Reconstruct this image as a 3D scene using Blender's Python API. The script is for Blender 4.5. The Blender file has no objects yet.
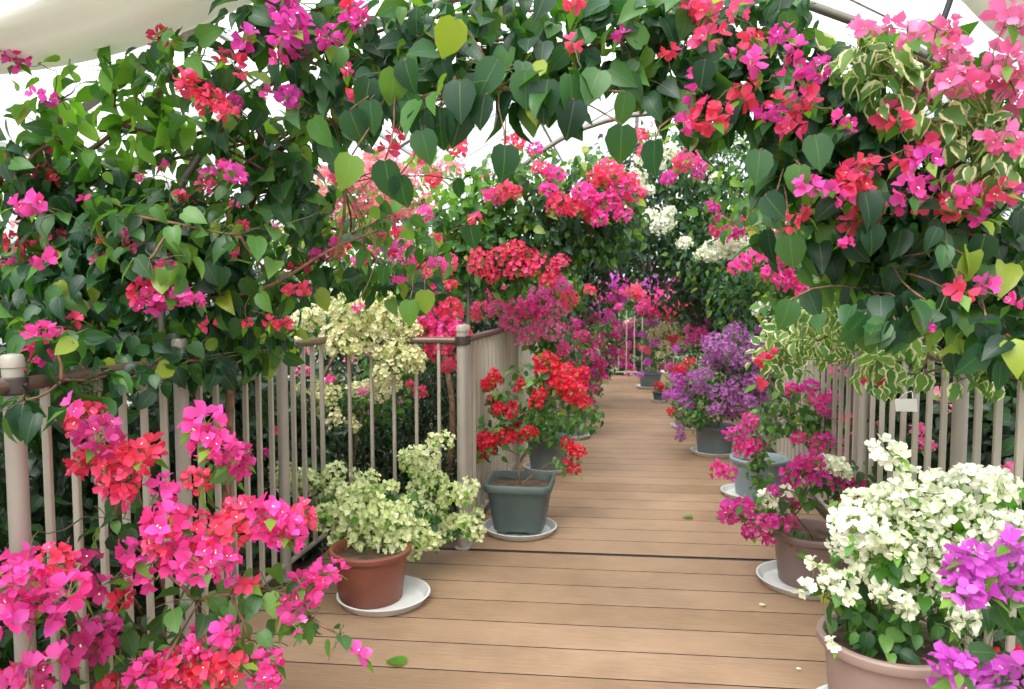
import bpy, math, random
import numpy as np
from mathutils import Vector, Matrix, Euler
R = random.Random(7)
rng = np.random.default_rng(11)
SC = bpy.context.scene
COL = SC.collection
PI = math.pi
# ---------------------------------------------------------------- camera
F, HX, HY, EYE = 740.0, 635.0, 295.0, 1.44
CX, CY = 512.0, 344.5
pitch = math.atan((CY-HY)/F)
yaw = math.atan((HX-CX)/((CY-HY)*math.sin(pitch)+F*math.cos(pitch)))
cam = bpy.data.cameras.new('camera'); co = bpy.data.objects.new('camera', cam); COL.objects.link(co)
co.location = (0, 0, EYE); co.rotation_euler = (PI/2-pitch, 0, yaw)
cam.sensor_width = 36; cam.lens = F/1024*36; cam.clip_start = .05
cam.dof.use_dof = True; cam.dof.focus_distance = 2.9; cam.dof.aperture_fstop = 4.0
SC.camera = co
RM = co.rotation_euler.to_matrix()
def P(px, py, Y):
    "the point at depth Y along the walkway that the photograph shows at px, py"
    d = RM @ Vector(((px-CX)/F, -(py-CY)/F, -1))
    return Vector((d.x*Y/d.y, Y, EYE+d.z*Y/d.y))
def G(px, py, z=0.0):
    d = RM @ Vector(((px-CX)/F, -(py-CY)/F, -1))
    k = (z-EYE)/d.z
    return Vector((d.x*k, d.y*k, z))
# ---------------------------------------------------------------- materials
def s2l(c):
    return tuple(((v/255)/12.92 if v/255 <= .04045 else ((v/255+.055)/1.055)**2.4) for v in c)+(1,)
def newmat(name):
    m = bpy.data.materials.new(name); m.use_nodes = True
    nt = m.node_tree; nt.nodes.clear()
    return m, nt, nt.nodes.new('ShaderNodeOutputMaterial')
def N(nt, t, **kw):
    n = nt.nodes.new(t)
    for k, v in kw.items():
        if k.startswith('i_'): n.inputs[k[2:].replace('_', ' ')].default_value = v
        else: setattr(n, k, v)
    return n
def ramp(nt, src, stops):
    r = N(nt, 'ShaderNodeValToRGB'); e = r.color_ramp.elements
    while len(e) < len(stops): e.new(.5)
    for el, (p, c) in zip(e, stops): el.position = p; el.color = s2l(c)
    nt.links.new(src, r.inputs[0]); return r
def plain(name, c, rough=.5, metal=0, c2=None, scale=8, bump=0, spec=.5, stretch=None):
    m, nt, out = newmat(name)
    b = N(nt, 'ShaderNodeBsdfPrincipled'); b.inputs['Roughness'].default_value = rough
    b.inputs['Metallic'].default_value = metal; b.inputs['Specular IOR Level'].default_value = spec
    b.inputs['Base Color'].default_value = s2l(c)
    tc = N(nt, 'ShaderNodeTexCoord'); no = N(nt, 'ShaderNodeTexNoise'); no.inputs['Scale'].default_value = scale
    no.inputs['Detail'].default_value = 5
    src = tc.outputs['Object']
    if stretch:
        mp = N(nt, 'ShaderNodeMapping'); mp.inputs['Scale'].default_value = stretch
        nt.links.new(src, mp.inputs[0]); src = mp.outputs[0]
    nt.links.new(src, no.inputs['Vector'])
    if c2:
        r = ramp(nt, no.outputs['Fac'], [(.32, c), (.68, c2)]); nt.links.new(r.outputs[0], b.inputs['Base Color'])
    if bump:
        bp = N(nt, 'ShaderNodeBump'); bp.inputs['Strength'].default_value = bump; bp.inputs['Distance'].default_value = .01
        nt.links.new(no.outputs['Fac'], bp.inputs['Height']); nt.links.new(bp.outputs[0], b.inputs['Normal'])
    nt.links.new(b.outputs[0], out.inputs[0]); return m
def petalmat(name, stops, trans=.45):
    m, nt, out = newmat(name)
    g = N(nt, 'ShaderNodeNewGeometry'); oi = N(nt, 'ShaderNodeObjectInfo')
    mx = N(nt, 'ShaderNodeMath', operation='MULTIPLY_ADD'); mx.inputs[1].default_value = .6
    m2 = N(nt, 'ShaderNodeMath', operation='MULTIPLY'); m2.inputs[1].default_value = .4
    nt.links.new(g.outputs['Random Per Island'], mx.inputs[0]); nt.links.new(oi.outputs['Random'], m2.inputs[0]); nt.links.new(m2.outputs[0], mx.inputs[2])
    r = ramp(nt, mx.outputs[0], stops)
    d = N(nt, 'ShaderNodeBsdfPrincipled'); d.inputs['Roughness'].default_value = .6; d.inputs['Specular IOR Level'].default_value = .25
    t = N(nt, 'ShaderNodeBsdfTranslucent'); ms = N(nt, 'ShaderNodeMixShader'); ms.inputs[0].default_value = trans
    nt.links.new(r.outputs[0], d.inputs['Base Color']); nt.links.new(r.outputs[0], t.inputs['Color'])
    nt.links.new(d.outputs[0], ms.inputs[1]); nt.links.new(t.outputs[0], ms.inputs[2]); nt.links.new(ms.outputs[0], out.inputs[0])
    return m
def leafmat(name, stops, tr, varieg=False, trans=.38, rough=.42):
    m, nt, out = newmat(name)
    g = N(nt, 'ShaderNodeNewGeometry'); r = ramp(nt, g.outputs['Random Per Island'], stops)
    r2 = ramp(nt, g.outputs['Random Per Island'], tr)
    d = N(nt, 'ShaderNodeBsdfPrincipled'); d.inputs['Roughness'].default_value = rough; d.inputs['Specular IOR Level'].default_value = .5
    t = N(nt, 'ShaderNodeBsdfTranslucent'); ms = N(nt, 'ShaderNodeMixShader'); ms.inputs[0].default_value = trans
    uv = N(nt, 'ShaderNodeUVMap', uv_map='UVMap'); sx = N(nt, 'ShaderNodeSeparateXYZ'); nt.links.new(uv.outputs[0], sx.inputs[0])
    a = N(nt, 'ShaderNodeMath', operation='SUBTRACT'); a.inputs[1].default_value = .5; nt.links.new(sx.outputs[0], a.inputs[0])
    ab = N(nt, 'ShaderNodeMath', operation='ABSOLUTE'); nt.links.new(a.outputs[0], ab.inputs[0])
    if varieg:
        no = N(nt, 'ShaderNodeTexNoise'); no.inputs['Scale'].default_value = 45; 
        tc = N(nt, 'ShaderNodeTexCoord'); nt.links.new(tc.outputs['Object'], no.inputs['Vector'])
        ma = N(nt, 'ShaderNodeMath', operation='MULTIPLY_ADD'); ma.inputs[1].default_value = .5; nt.links.new(no.outputs['Fac'], ma.inputs[0]); nt.links.new(ab.outputs[0], ma.inputs[2])
        gt = N(nt, 'ShaderNodeMath', operation='GREATER_THAN'); gt.inputs[1].default_value = .6; nt.links.new(ma.outputs[0], gt.inputs[0])
        col, c2 = (232, 232, 180), (240, 240, 170)
    else:   # pale midrib and side veins
        lt = N(nt, 'ShaderNodeMath', operation='LESS_THAN'); lt.inputs[1].default_value = .018; nt.links.new(ab.outputs[0], lt.inputs[0])
        gt = N(nt, 'ShaderNodeMath', operation='MULTIPLY'); gt.inputs[1].default_value = .35; nt.links.new(lt.outputs[0], gt.inputs[0])
        col, c2 = (120, 160, 90), (170, 200, 90)
    for ra, inp, cc in ((r, d.inputs['Base Color'], col), (r2, t.inputs['Color'], c2)):
        mc = N(nt, 'ShaderNodeMix', data_type='RGBA'); nt.links.new(gt.outputs[0], mc.inputs[0])
        nt.links.new(ra.outputs[0], mc.inputs[6]); mc.inputs[7].default_value = s2l(cc); nt.links.new(mc.outputs[2], inp)
    nt.links.new(d.outputs[0], ms.inputs[1]); nt.links.new(t.outputs[0], ms.inputs[2]); nt.links.new(ms.outputs[0], out.inputs[0])
    return m
LEAF = {
 'dark': leafmat('leaf_dark', [(0, (16, 46, 32)), (.45, (30, 68, 46)), (.8, (52, 98, 56)), (.93, (84, 134, 58)), (.99, (150, 165, 50))], [(0, (50, 110, 30)), (.6, (85, 150, 35)), (1, (150, 190, 50))]),
 'fresh': leafmat('leaf_fresh', [(0, (44, 98, 38)), (.5, (76, 138, 48)), (1, (134, 184, 70))], [(0, (110, 180, 40)), (1, (160, 210, 60))], trans=.5),
 'mid': leafmat('leaf_mid', [(0, (28, 62, 34)), (.45, (48, 94, 46)), (.8, (84, 134, 60)), (.95, (120, 160, 80)), (1, (170, 165, 70))], [(0, (80, 140, 35)), (1, (140, 185, 60))]),
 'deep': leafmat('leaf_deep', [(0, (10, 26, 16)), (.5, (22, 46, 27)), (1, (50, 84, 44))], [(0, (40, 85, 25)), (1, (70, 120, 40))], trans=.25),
 'varieg': leafmat('leaf_variegated', [(0, (62, 108, 54)), (.5, (90, 132, 66)), (1, (124, 160, 86))], [(0, (120, 180, 60)), (1, (160, 205, 80))], varieg=True),
}
PET = {
 'hot': petalmat('petal_hot_pink', [(0, (214, 52, 128)), (.25, (244, 78, 158)), (.55, (246, 88, 182)), (.8, (240, 104, 202)), (1, (250, 140, 196))]),
 'coral': petalmat('petal_coral', [(0, (214, 50, 78)), (.3, (242, 80, 108)), (.65, (244, 92, 142)), (1, (246, 110, 178))]),
 'red': petalmat('petal_red', [(0, (204, 30, 52)), (.5, (226, 44, 70)), (.8, (238, 60, 100)), (1, (238, 86, 90))]),
 'magenta': petalmat('petal_magenta', [(0, (206, 50, 138)), (.5, (222, 66, 168)), (1, (218, 90, 196))]),
 'crimson': petalmat('petal_crimson', [(0, (170, 44, 96)), (.5, (208, 66, 138)), (.85, (222, 96, 178)), (1, (240, 176, 210))]),
 'rose': petalmat('petal_rose', [(0, (240, 90, 150)), (.5, (246, 128, 186)), (1, (250, 172, 216))]),
 'blush': petalmat('petal_blush', [(0, (244, 130, 150)), (.5, (248, 165, 180)), (1, (250, 205, 205))], .6),
 'purple': petalmat('petal_purple', [(0, (160, 84, 156)), (.5, (190, 112, 186)), (1, (210, 146, 210))]),
 'violet': petalmat('petal_violet', [(0, (200, 74, 190)), (.5, (216, 100, 212)), (1, (228, 138, 230))]),
 'white': petalmat('petal_white', [(0, (226, 234, 190)), (.4, (240, 243, 222)), (1, (250, 250, 240))], .3),
 'green': petalmat('petal_green_white', [(0, (206, 220, 150)), (.5, (226, 234, 180)), (1, (242, 244, 214))], .3),
 'cream': petalmat('petal_cream', [(0, (214, 214, 150)), (.5, (232, 230, 184)), (.85, (242, 238, 210)), (1, (238, 190, 180))], .35),
}
STAM = plain('stamen_cream', (250, 240, 190), .6)
STALK = plain('stalk_green', (110, 140, 66), .6)
TWIG = plain('twig_green', (74, 96, 50), .7, c2=(104, 88, 60), scale=12)
BARK = plain('bark', (92, 68, 52), .85, c2=(140, 108, 84), scale=30, bump=.5)
# ---------------------------------------------------------------- mesh helpers
def npmesh(name, V, loops, tot, mats, uv=None, mi=None, smooth=True):
    me = bpy.data.meshes.new(name); V = np.asarray(V, dtype=np.float32)
    loops = np.asarray(loops, dtype=np.int32); tot = np.asarray(tot, dtype=np.int32)
    me.vertices.add(len(V)); me.vertices.foreach_set('co', V.ravel())
    me.loops.add(len(loops)); me.loops.foreach_set('vertex_index', loops)
    me.polygons.add(len(tot)); st = np.concatenate([[0], np.cumsum(tot)[:-1]]).astype(np.int32)
    me.polygons.foreach_set('loop_start', st)
    if mi is not None: me.polygons.foreach_set('material_index', np.asarray(mi, dtype=np.int32))
    if uv is not None:
        l = me.uv_layers.new(name='UVMap'); l.data.foreach_set('uv', np.asarray(uv, dtype=np.float32)[loops].ravel())
    me.update(calc_edges=True)
    if smooth: me.polygons.foreach_set('use_smooth', np.ones(len(tot), dtype=bool))
    for m in mats: me.materials.append(m)
    me.validate()
    return me
def link(name, me, parent=None, loc=None):
    o = bpy.data.objects.new(name, me); COL.objects.link(o)
    if loc is not None: o.location = loc
    if parent is not None: o.parent = parent
    return o
def empty(name, loc, label, cat, group=None):
    o = link(name, None, None, loc); o['label'] = label; o['category'] = cat
    if group: o['group'] = group
    return o
def tag(o, label, cat, group=None, kind=None):
    o['label'] = label; o['category'] = cat
    if group: o['group'] = group
    if kind: o['kind'] = kind
    return o
class MB:
    def __init__(s): s.v = []; s.f = []; s.m = []
    def add(s, v, f, m=0):
        b = len(s.v); s.v += [tuple(p) for p in v]; s.f += [tuple(i+b for i in q) for q in f]; s.m += [m]*len(f)
    def box(s, a, b, m=0):
        x0, y0, z0 = a; x1, y1, z1 = b
        s.add([(x0, y0, z0), (x1, y0, z0), (x1, y1, z0), (x0, y1, z0), (x0, y0, z1), (x1, y0, z1), (x1, y1, z1), (x0, y1, z1)],
              [(3, 2, 1, 0), (4, 5, 6, 7), (0, 1, 5, 4), (1, 2, 6, 5), (2, 3, 7, 6), (3, 0, 4, 7)], m)
    def rings(s, rs, closed=False, caps=True, m=0):
        n = len(rs[0]); b = len(s.v)
        for r in rs: s.v += [tuple(p) for p in r]
        k = len(rs)
        for i in range(k-1 if not closed else k):
            for j in range(n):
                a, c = b+i*n, b+((i+1) % k)*n
                s.f.append((a+j, a+(j+1) % n, c+(j+1) % n, c+j)); s.m.append(m)
        if caps and not closed:
            s.f.append(tuple(b+j for j in reversed(range(n)))); s.m.append(m)
            s.f.append(tuple(b+(k-1)*n+j for j in range(n))); s.m.append(m)
    def tube(s, pts, r, n=8, m=0):
        pts = [Vector(p) for p in pts]; rs = []
        up = None
        for i, p in enumerate(pts):
            t = (pts[min(i+1, len(pts)-1)]-pts[max(i-1, 0)]).normalized()
            if up is None: up = t.orthogonal().normalized()
            up = (up-t*up.dot(t)).normalized(); w = t.cross(up)
            rr = r[i] if isinstance(r, (list, tuple)) else r
            rs.append([p+(up*math.cos(a)+w*math.sin(a))*rr for a in (2*PI*k/n for k in range(n))])
        s.rings(rs, m=m)
    def lathe(s, prof, n=48, m=0, c=(0, 0, 0), caps=False):
        s.rings([[(c[0]+r*math.cos(2*PI*k/n), c[1]+r*math.sin(2*PI*k/n), c[2]+z) for k in range(n)] for r, z in prof], m=m, caps=caps)
    def mesh(s, name, mats, smooth=False, angle=None):
        me = bpy.data.meshes.new(name); me.from_pydata(s.v, [], s.f)
        for x in (mats if isinstance(mats, (list, tuple)) else [mats]): me.materials.append(x)
        me.polygons.foreach_set('material_index', s.m)
        if smooth: me.polygons.foreach_set('use_smooth', [True]*len(s.f))
        me.update()
        if angle: me.set_sharp_from_angle(angle=math.radians(angle))
        return me
# ---------------------------------------------------------------- leaves
def leaf_template(full):
    if full:
        rows = [(.15, -.03, .02), (.36, .11, .12), (.43, .40, .40), (.29, .73, .72)]
        V, U = [], []
        for w, ye, yc in rows:
            for sx in (-1, 0, 1):
                y = yc if sx == 0 else ye
                V.append((sx*w, y, abs(sx)*w*.28-.22*y*y)); U.append((.5+sx*.5, max(0, y)))
        V.append((0, 1.02, -.30)); U.append((.5, 1))
        fs = []
        for i in range(3):
            a, b = i*3, (i+1)*3
            fs += [(a, a+1, b+1, b), (a+1, a+2, b+2, b+1)]
        fs += [(9, 10, 12), (10, 11, 12)]
    else:
        V = [(0, 0, 0), (-.36, .3, .08), (0, .35, -.02), (.36, .3, .08), (0, 1, -.22)]
        U = [(.5, 0), (0, .3), (.5, .3), (1, .3), (.5, 1)]
        fs = [(0, 2, 1), (0, 3, 2), (1, 2, 4), (2, 3, 4)]
    return np.array(V), np.array(U), fs
TPL = {True: leaf_template(True), False: leaf_template(False)}
def scatter_mesh(tpl, pos, T, Nn, size, width=1.0, bend=None):
    "place a template at every pos: T = direction of the tip, Nn = normal"
    V, U, fs = tpl
    T = T/np.linalg.norm(T, axis=1, keepdims=True)
    Nn = Nn-T*np.sum(Nn*T, axis=1, keepdims=True); Nn = Nn/np.maximum(np.linalg.norm(Nn, axis=1, keepdims=True), 1e-6)
    X = np.cross(T, Nn)
    k = len(pos); bz = np.ones(k) if bend is None else bend; width = (np.zeros(k)+width)[:, None, None]
    W = (pos[:, None, :]+size[:, None, None]*(V[None, :, 0:1]*width*X[:, None, :]+V[None, :, 1:2]*T[:, None, :]+(V[None, :, 2:3]*bz[:, None, None])*Nn[:, None, :]))
    W = W.reshape(-1, 3); nv = len(V)
    lp = np.concatenate([np.array(f) for f in fs]); tt = np.array([len(f) for f in fs])
    loops = (lp[None, :]+(np.arange(k)*nv)[:, None]).ravel()
    return W, loops, np.tile(tt, k), np.tile(U, (k, 1))
def leaf_mesh(name, batches, mats, full=True):
    Vs, Ls, Ts, Us, Ms = [], [], [], [], []; base = 0
    for pos, T, Nn, size, width, bend, mi, fl in batches:
        V, L, t, U = scatter_mesh(TPL[fl], pos, T, Nn, size, width, bend)
        Vs.append(V); Ls.append(L+base); Ts.append(t); Us.append(U); Ms.append(np.full(len(t), mi)); base += len(V)
    return npmesh(name, np.concatenate(Vs), np.concatenate(Ls), np.concatenate(Ts), mats, np.concatenate(Us), np.concatenate(Ms))
def blob_leaves(c, rad, n, size, droop=.8, width=1.0, mi=0, full=True, spread=.6):
    d = rng.normal(size=(n, 3)); d /= np.linalg.norm(d, axis=1, keepdims=True)
    rr = rng.random(n)**(1/2.2); rad = np.array(rad)
    pos = np.array(c)+d*rad*rr[:, None]
    out = d+np.array([0, -.35, 0])
    T = out*.5+np.array([0, 0, -droop])+rng.normal(size=(n, 3))*spread
    Nn = out*np.array([1, 1, .4])*.8+np.array([0, -.25, .55])+rng.normal(size=(n, 3))*.5
    sz = size*(.55+.65*rng.random(n))
    return (pos, T, Nn, sz, width*(.85+.0*sz), .5+1.3*rng.random(n), mi, full)
# ---------------------------------------------------------------- flowers
def flower_template(hi):
    V, fs, mi = [], [], []
    for k in range(3):
        a = 2*PI*k/3+R.uniform(-.15, .15); ca, sa = math.cos(a), math.sin(a); b = len(V); L = R.uniform(.48, .6); tw = R.uniform(-.11, .11)
        def q(x, y, z): V.append((ca*y-sa*x, sa*y+ca*x, z))
        if hi:
            q(0, .02, 0)
            q(-.23, .13, .20+tw); q(0, .17, .11); q(.23, .13, .20-tw)
            q(-.235, .31, .36+tw); q(0, .33, .27); q(.235, .31, .36-tw)
            q(tw, L-.02, .33+tw)
            fs += [(b, b+2, b+1), (b, b+3, b+2), (b+1, b+2, b+5, b+4), (b+2, b+3, b+6, b+5), (b+4, b+5, b+7), (b+5, b+6, b+7)]; mi += [0]*6
        else:
            q(0, 0, 0); q(-.3, .3, .25+tw); q(0, L, .25); q(.3, .3, .25-tw)
            fs += [(b, b+3, b+2), (b, b+2, b+1)]; mi += [0]*2
    if hi and R.random() < .4:
        for s in range(2):
            b = len(V); x, y = R.uniform(-.1, .1), R.uniform(-.1, .1)
            V += [(x*.4, y*.4, 0), (x+.015, y, .26), (x-.015, y+.02, .26)]; fs.append((b, b+1, b+2)); mi.append(2)
            b = len(V); V.append((x, y, .27))
            for t in range(10):
                rr = .055 if t % 2 == 0 else .022; V.append((x+rr*math.cos(t*PI/5), y+rr*math.sin(t*PI/5), .28))
            for t in range(10): fs.append((b, b+1+t, b+1+(t+1) % 10)); mi.append(1)
    return np.array(V), fs, mi
def cluster_mesh(name, nf, Rc, pm, hi, flat=.85, leaves=0):
    V, fs, mi = [], [], []
    pts = []
    for i in range(nf):   # even spiral over most of a sphere, jittered
        z = 1-1.75*(i+.5)/nf; a = i*2.399963+R.uniform(-.3, .3); rr = math.sqrt(max(0, 1-z*z))
        pts.append(Vector((rr*math.cos(a), rr*math.sin(a), z)))
    for d in pts:
        tv, tf, tm = flower_template(hi)
        k = R.uniform(.72, 1.08); nrm = (d+Vector((R.uniform(-.5, .5), R.uniform(-.5, .5), R.uniform(-.4, .5)))).normalized()
        M = nrm.to_track_quat('Z', 'Y').to_matrix() @ Matrix.Rotation(R.uniform(0, 6.28), 3, 'Z')
        rad = Rc*R.uniform(.62, 1.0)-.2
        c = Vector((d.x*rad, d.y*rad, d.z*rad*flat)); b = len(V)
        for p in tv: V.append(tuple(c+M @ Vector(p)*k))
        fs += [tuple(i+b for i in f) for f in tf]; mi += tm
        b = len(V); e = Vector((.02, .01, 0)); o = c*.1+Vector((0, 0, -.3*Rc))
        V += [tuple(o-e), tuple(o+e), tuple(c+e*.6), tuple(c-e*.6)]; fs.append((b, b+1, b+2, b+3)); mi.append(2)
    for i in range(leaves):
        a = R.uniform(0, 6.28); d = Vector((math.cos(a), math.sin(a), R.uniform(-.9, .2))); o = d*Rc*.45; t = (d+Vector((0, 0, -.3))).normalized(); s = t.cross(Vector((0, 0, 1))).normalized()
        b = len(V); L = R.uniform(.7, 1.1)
        V += [tuple(o), tuple(o+t*L*.45-s*L*.3+Vector((0, 0, .06))), tuple(o+t*L*.45), tuple(o+t*L*.45+s*L*.3+Vector((0, 0, .06))), tuple(o+t*L+Vector((0, 0, -.15)))]
        fs += [(b, b+2, b+1), (b, b+3, b+2), (b+1, b+2, b+4), (b+2, b+3, b+4)]; mi += [3]*4
    L = [i for f in fs for i in f]
    return npmesh(name, V, L, [len(f) for f in fs], [pm, STAM, STALK, LEAF['fresh']], mi=mi)
CL = {}
SIZES = [(.5, 3), (.75, 7), (1.1, 15), (1.5, 26), (2.1, 46), (2.8, 76), (3.6, 120)]
def get_cluster(col, ratio, hi):
    k = min(range(len(SIZES)), key=lambda i: abs(SIZES[i][0]-ratio)); key = (col, k, hi)
    if key not in CL:
        CL[key] = [cluster_mesh('flower_cluster_'+col, SIZES[k][1], SIZES[k][0], PET[col], hi, leaves=(1, 2, 3, 4, 5, 6, 8)[k]) for _ in range(4)]
    return R.choice(CL[key]), SIZES[k][0]
# ---------------------------------------------------------------- plants
def bez(a, b, sag, n=8, wob=.03):
    a, b = Vector(a), Vector(b); L = (b-a).length; pts = []
    w = [Vector((R.uniform(-1, 1), R.uniform(-1, 1), R.uniform(-1, 1)))*wob*L for _ in range(3)]
    for i in range(n+1):
        t = i/n; p = a.lerp(b, t)+Vector((0, 0, sag*4*t*(1-t)*L))
        p += w[0]*math.sin(PI*t)+w[1]*math.sin(2*PI*t)*.7+w[2]*math.sin(3*PI*t)*.4
        pts.append(p)
    return pts
class Plant:
    """a bougainvillea: stems from the root to each mass of leaves, twigs out to every flower cluster"""
    def __init__(s, name, label, cat, root, group=None, stem_r=.018, fine=True, rise=None):
        s.root = Vector(root); s.o = empty(name, s.root, label, cat, group); s.b = []; s.anchors = []; s.mb = MB(); s.r = stem_r; s.mats = []; s.nf = 0
        s.fine = fine; s.used = [s.root]; s.tw = []
        if rise:
            pts = bez(s.root, rise, 0, 8, .03); s.mb.tube(pts, [stem_r*(1.25-.04*i) for i in range(9)], 8); s.used = [Vector(rise)]
    def mi(s, kind):
        m = LEAF[kind]
        if m not in s.mats: s.mats.append(m)
        return s.mats.index(m)
    def blob(s, px, py, Y, rx, ry, rd, cov=2.2, leaf=.075, kind='dark', full=True, droop=.8, width=1.0, stem=True):
        c = P(px, py, Y); k = Y/F
        s.blob3(c, (rx*k, rd, ry*k), cov, leaf, kind, full, droop, width, stem)
    def blob3(s, c, rad, cov=2.2, leaf=.075, kind='dark', full=True, droop=.8, width=1.0, stem=True):
        c = Vector(c); n = max(3, int(1.4*cov*PI*rad[0]*rad[2]/(.42*leaf*leaf)))
        s.b.append(blob_leaves(c, rad, n, leaf, droop, width, s.mi(kind), full)); s.anchors.append(c)
        if stem:
            src = min(s.used, key=lambda q: (q-c).length+.35*(q-s.root).length)
            pts = bez(src, c, R.uniform(-.02, .06), 8, .05); r0 = s.r*(.9 if src == s.root else .45)
            s.mb.tube(pts, [r0*(1-.55*i/8) for i in range(9)], 6)
            s.used += [pts[4], c]
            for _ in range(9 if s.fine else 3):
                d = Vector((R.uniform(-1, 1)*rad[0], R.uniform(-1, 1)*rad[1], R.uniform(-1, 1)*rad[2]))*.85
                s.tw += [c+d*.6, c+d]; s.mb.tube(bez(c, c+d, .05, 5, .08), [max(.0014, s.r*.14*(1-.13*i)) for i in range(6)], 4, 1)
    def flowers(s, col, lst, Y, fs=.055, hi=True, jit=.08, twig=True):
        cols = [col] if isinstance(col, str) else col
        for f in lst:
            px, py, r = f[:3]; yy = (f[3] if len(f) > 3 else Y)+R.uniform(-jit, jit)
            p = P(px, py, yy); s.flower3(R.choice(cols), p, r*yy/F, fs, hi, twig)
    def flower3(s, col, p, rad, fs=.055, hi=True, twig=True):
        fs *= .86; rad *= 1.12; fsz = min(fs, rad/.5); me, nr = get_cluster(col, rad/fsz, hi)
        k = fsz*max(.7, min(1.35, rad/fsz/nr))
        o = link('flower_cluster', me, s.o, Vector(p)-s.root); o.scale = (k*R.uniform(.85, 1.2), k*R.uniform(.85, 1.2), k*R.uniform(.8, 1.2))
        o.rotation_euler = (R.uniform(-.45, .45), R.uniform(-.45, .45), R.uniform(0, 6.28)); s.nf += 1
        if twig and s.used:
            a = min(s.used+s.tw, key=lambda q: (q-p).length)
            if (a-p).length > .03:
                s.mb.tube(bez(a, p, .03, 6, .13), [.0022-.0002*i for i in range(7)] if s.fine else .002, 4, 1); s.tw.append(a.lerp(p, .75))
    def done(s):
        if s.b:
            me = leaf_mesh('foliage', s.b, s.mats); o = link('foliage', me, s.o, -s.root)
        if s.mb.v:
            link('stem', s.mb.mesh('stem', [BARK, TWIG], True), s.o, -s.root)
        return s.o
# ================================================================= THE PLACE
# ---- deck
XL, XR, XN, YC, SK = -1.70, 1.22, -.955, 4.07, .06       # left, right, left edge of the narrow part, where it narrows
def deckmat():
    m, nt, out = newmat('composite_deck')
    b = N(nt, 'ShaderNodeBsdfPrincipled'); b.inputs['Roughness'].default_value = .55; b.inputs['Specular IOR Level'].default_value = .35
    g = N(nt, 'ShaderNodeNewGeometry'); tc = N(nt, 'ShaderNodeTexCoord'); mp = N(nt, 'ShaderNodeMapping'); mp.inputs['Scale'].default_value = (2, 40, 2)
    no = N(nt, 'ShaderNodeTexNoise'); no.inputs['Scale'].default_value = 3; no.inputs['Detail'].default_value = 6
    n2 = N(nt, 'ShaderNodeTexNoise'); n2.inputs['Scale'].default_value = 1.6; n2.inputs['Detail'].default_value = 6; n2.inputs['Roughness'].default_value = .65
    nt.links.new(tc.outputs['Object'], mp.inputs[0]); nt.links.new(mp.outputs[0], no.inputs['Vector']); nt.links.new(tc.outputs['Object'], n2.inputs['Vector'])
    r1 = ramp(nt, g.outputs['Random Per Island'], [(0, (152, 123, 97)), (.5, (159, 130, 104)), (1, (166, 137, 111))])
    r2 = ramp(nt, no.outputs['Fac'], [(.3, (214, 210, 206)), (.7, (255, 255, 255))]); r3 = ramp(nt, n2.outputs['Fac'], [(.34, (200, 195, 190)), (.6, (255, 255, 255))])
    mx = N(nt, 'ShaderNodeMix', data_type='RGBA', blend_type='MULTIPLY'); mx.inputs[0].default_value = .7
    nt.links.new(r1.outputs[0], mx.inputs[6]); nt.links.new(r2.outputs[0], mx.inputs[7])
    my = N(nt, 'ShaderNodeMix', data_type='RGBA', blend_type='MULTIPLY'); my.inputs[0].default_value = .6
    nt.links.new(mx.outputs[2], my.inputs[6]); nt.links.new(r3.outputs[0], my.inputs[7]); nt.links.new(my.outputs[2], b.inputs['Base Color'])
    bp = N(nt, 'ShaderNodeBump'); bp.inputs['Strength'].default_value = .15; bp.inputs['Distance'].default_value = .004
    nt.links.new(no.outputs['Fac'], bp.inputs['Height']); nt.links.new(bp.outputs[0], b.inputs['Normal'])
    nt.links.new(b.outputs[0], out.inputs[0]); return m
DECK = deckmat(); GROOVE = plain('groove_shade', (52, 40, 32), .9)  # groove colour: shade of the gaps painted dark onto plank sides and undersides
def deck(name, x0, x1, y0, y1, bw, from_far=True):
    mb = MB(); y = y1 if from_far else y0
    while (y > y0) if from_far else (y < y1):
        a, b = (y-bw, y) if from_far else (y, y+bw)
        g = .0045; c = .0012
        # plank profile with eased edges
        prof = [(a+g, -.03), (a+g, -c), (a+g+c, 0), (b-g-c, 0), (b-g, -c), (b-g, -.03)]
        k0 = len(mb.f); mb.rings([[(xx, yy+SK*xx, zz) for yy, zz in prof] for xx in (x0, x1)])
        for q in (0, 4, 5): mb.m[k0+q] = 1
        y += -bw if from_far else bw
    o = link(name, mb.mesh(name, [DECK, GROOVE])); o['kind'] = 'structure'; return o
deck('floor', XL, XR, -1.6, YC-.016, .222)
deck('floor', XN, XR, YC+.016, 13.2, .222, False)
mb = MB(); mb.box((XL+.02, -1.6, -.10), (XR-.02, 3.9, -.035)); mb.box((XN+.02, 3.9, -.10), (XR-.02, 13.2, -.035))
o = link('floor', mb.mesh('joists', plain('joist_dark', (30, 26, 24), .9))); o['kind'] = 'structure'
mb = MB(); mb.rings([[(x, YC+SK*x+a, z) for a, z in ((-.014, -.03), (.014, -.03), (.014, -.006), (-.014, -.006))] for x in (XN, XR)]); mb.rings([[(x, YC+SK*x+a, z) for a, z in ((-.012, -.06), (.012, -.06), (.012, .004), (-.012, .004))] for x in (XL-.035, XN)]); mb.box((XN-.02, YC, -.06), (XN, 13.2, .004)); mb.box((XR, -1.6, -.06), (XR+.02, 13.2, .003))
o = link('trim_1', mb.mesh('deck_edge', plain('edge_dark', (44, 36, 32), .6))); o['kind'] = 'structure'
SOIL = plain('soil', (58, 44, 34), .95, c2=(98, 78, 60), scale=14, bump=1)
n = 60; mb = MB(); W = []
for i in range(n+1):
    for j in range(n+1):
        x = -7+14*i/n; y = -3+20*j/n; W.append((x, y, -.11+.02*math.sin(x*5+y*3)*math.cos(y*4-x)))
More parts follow.
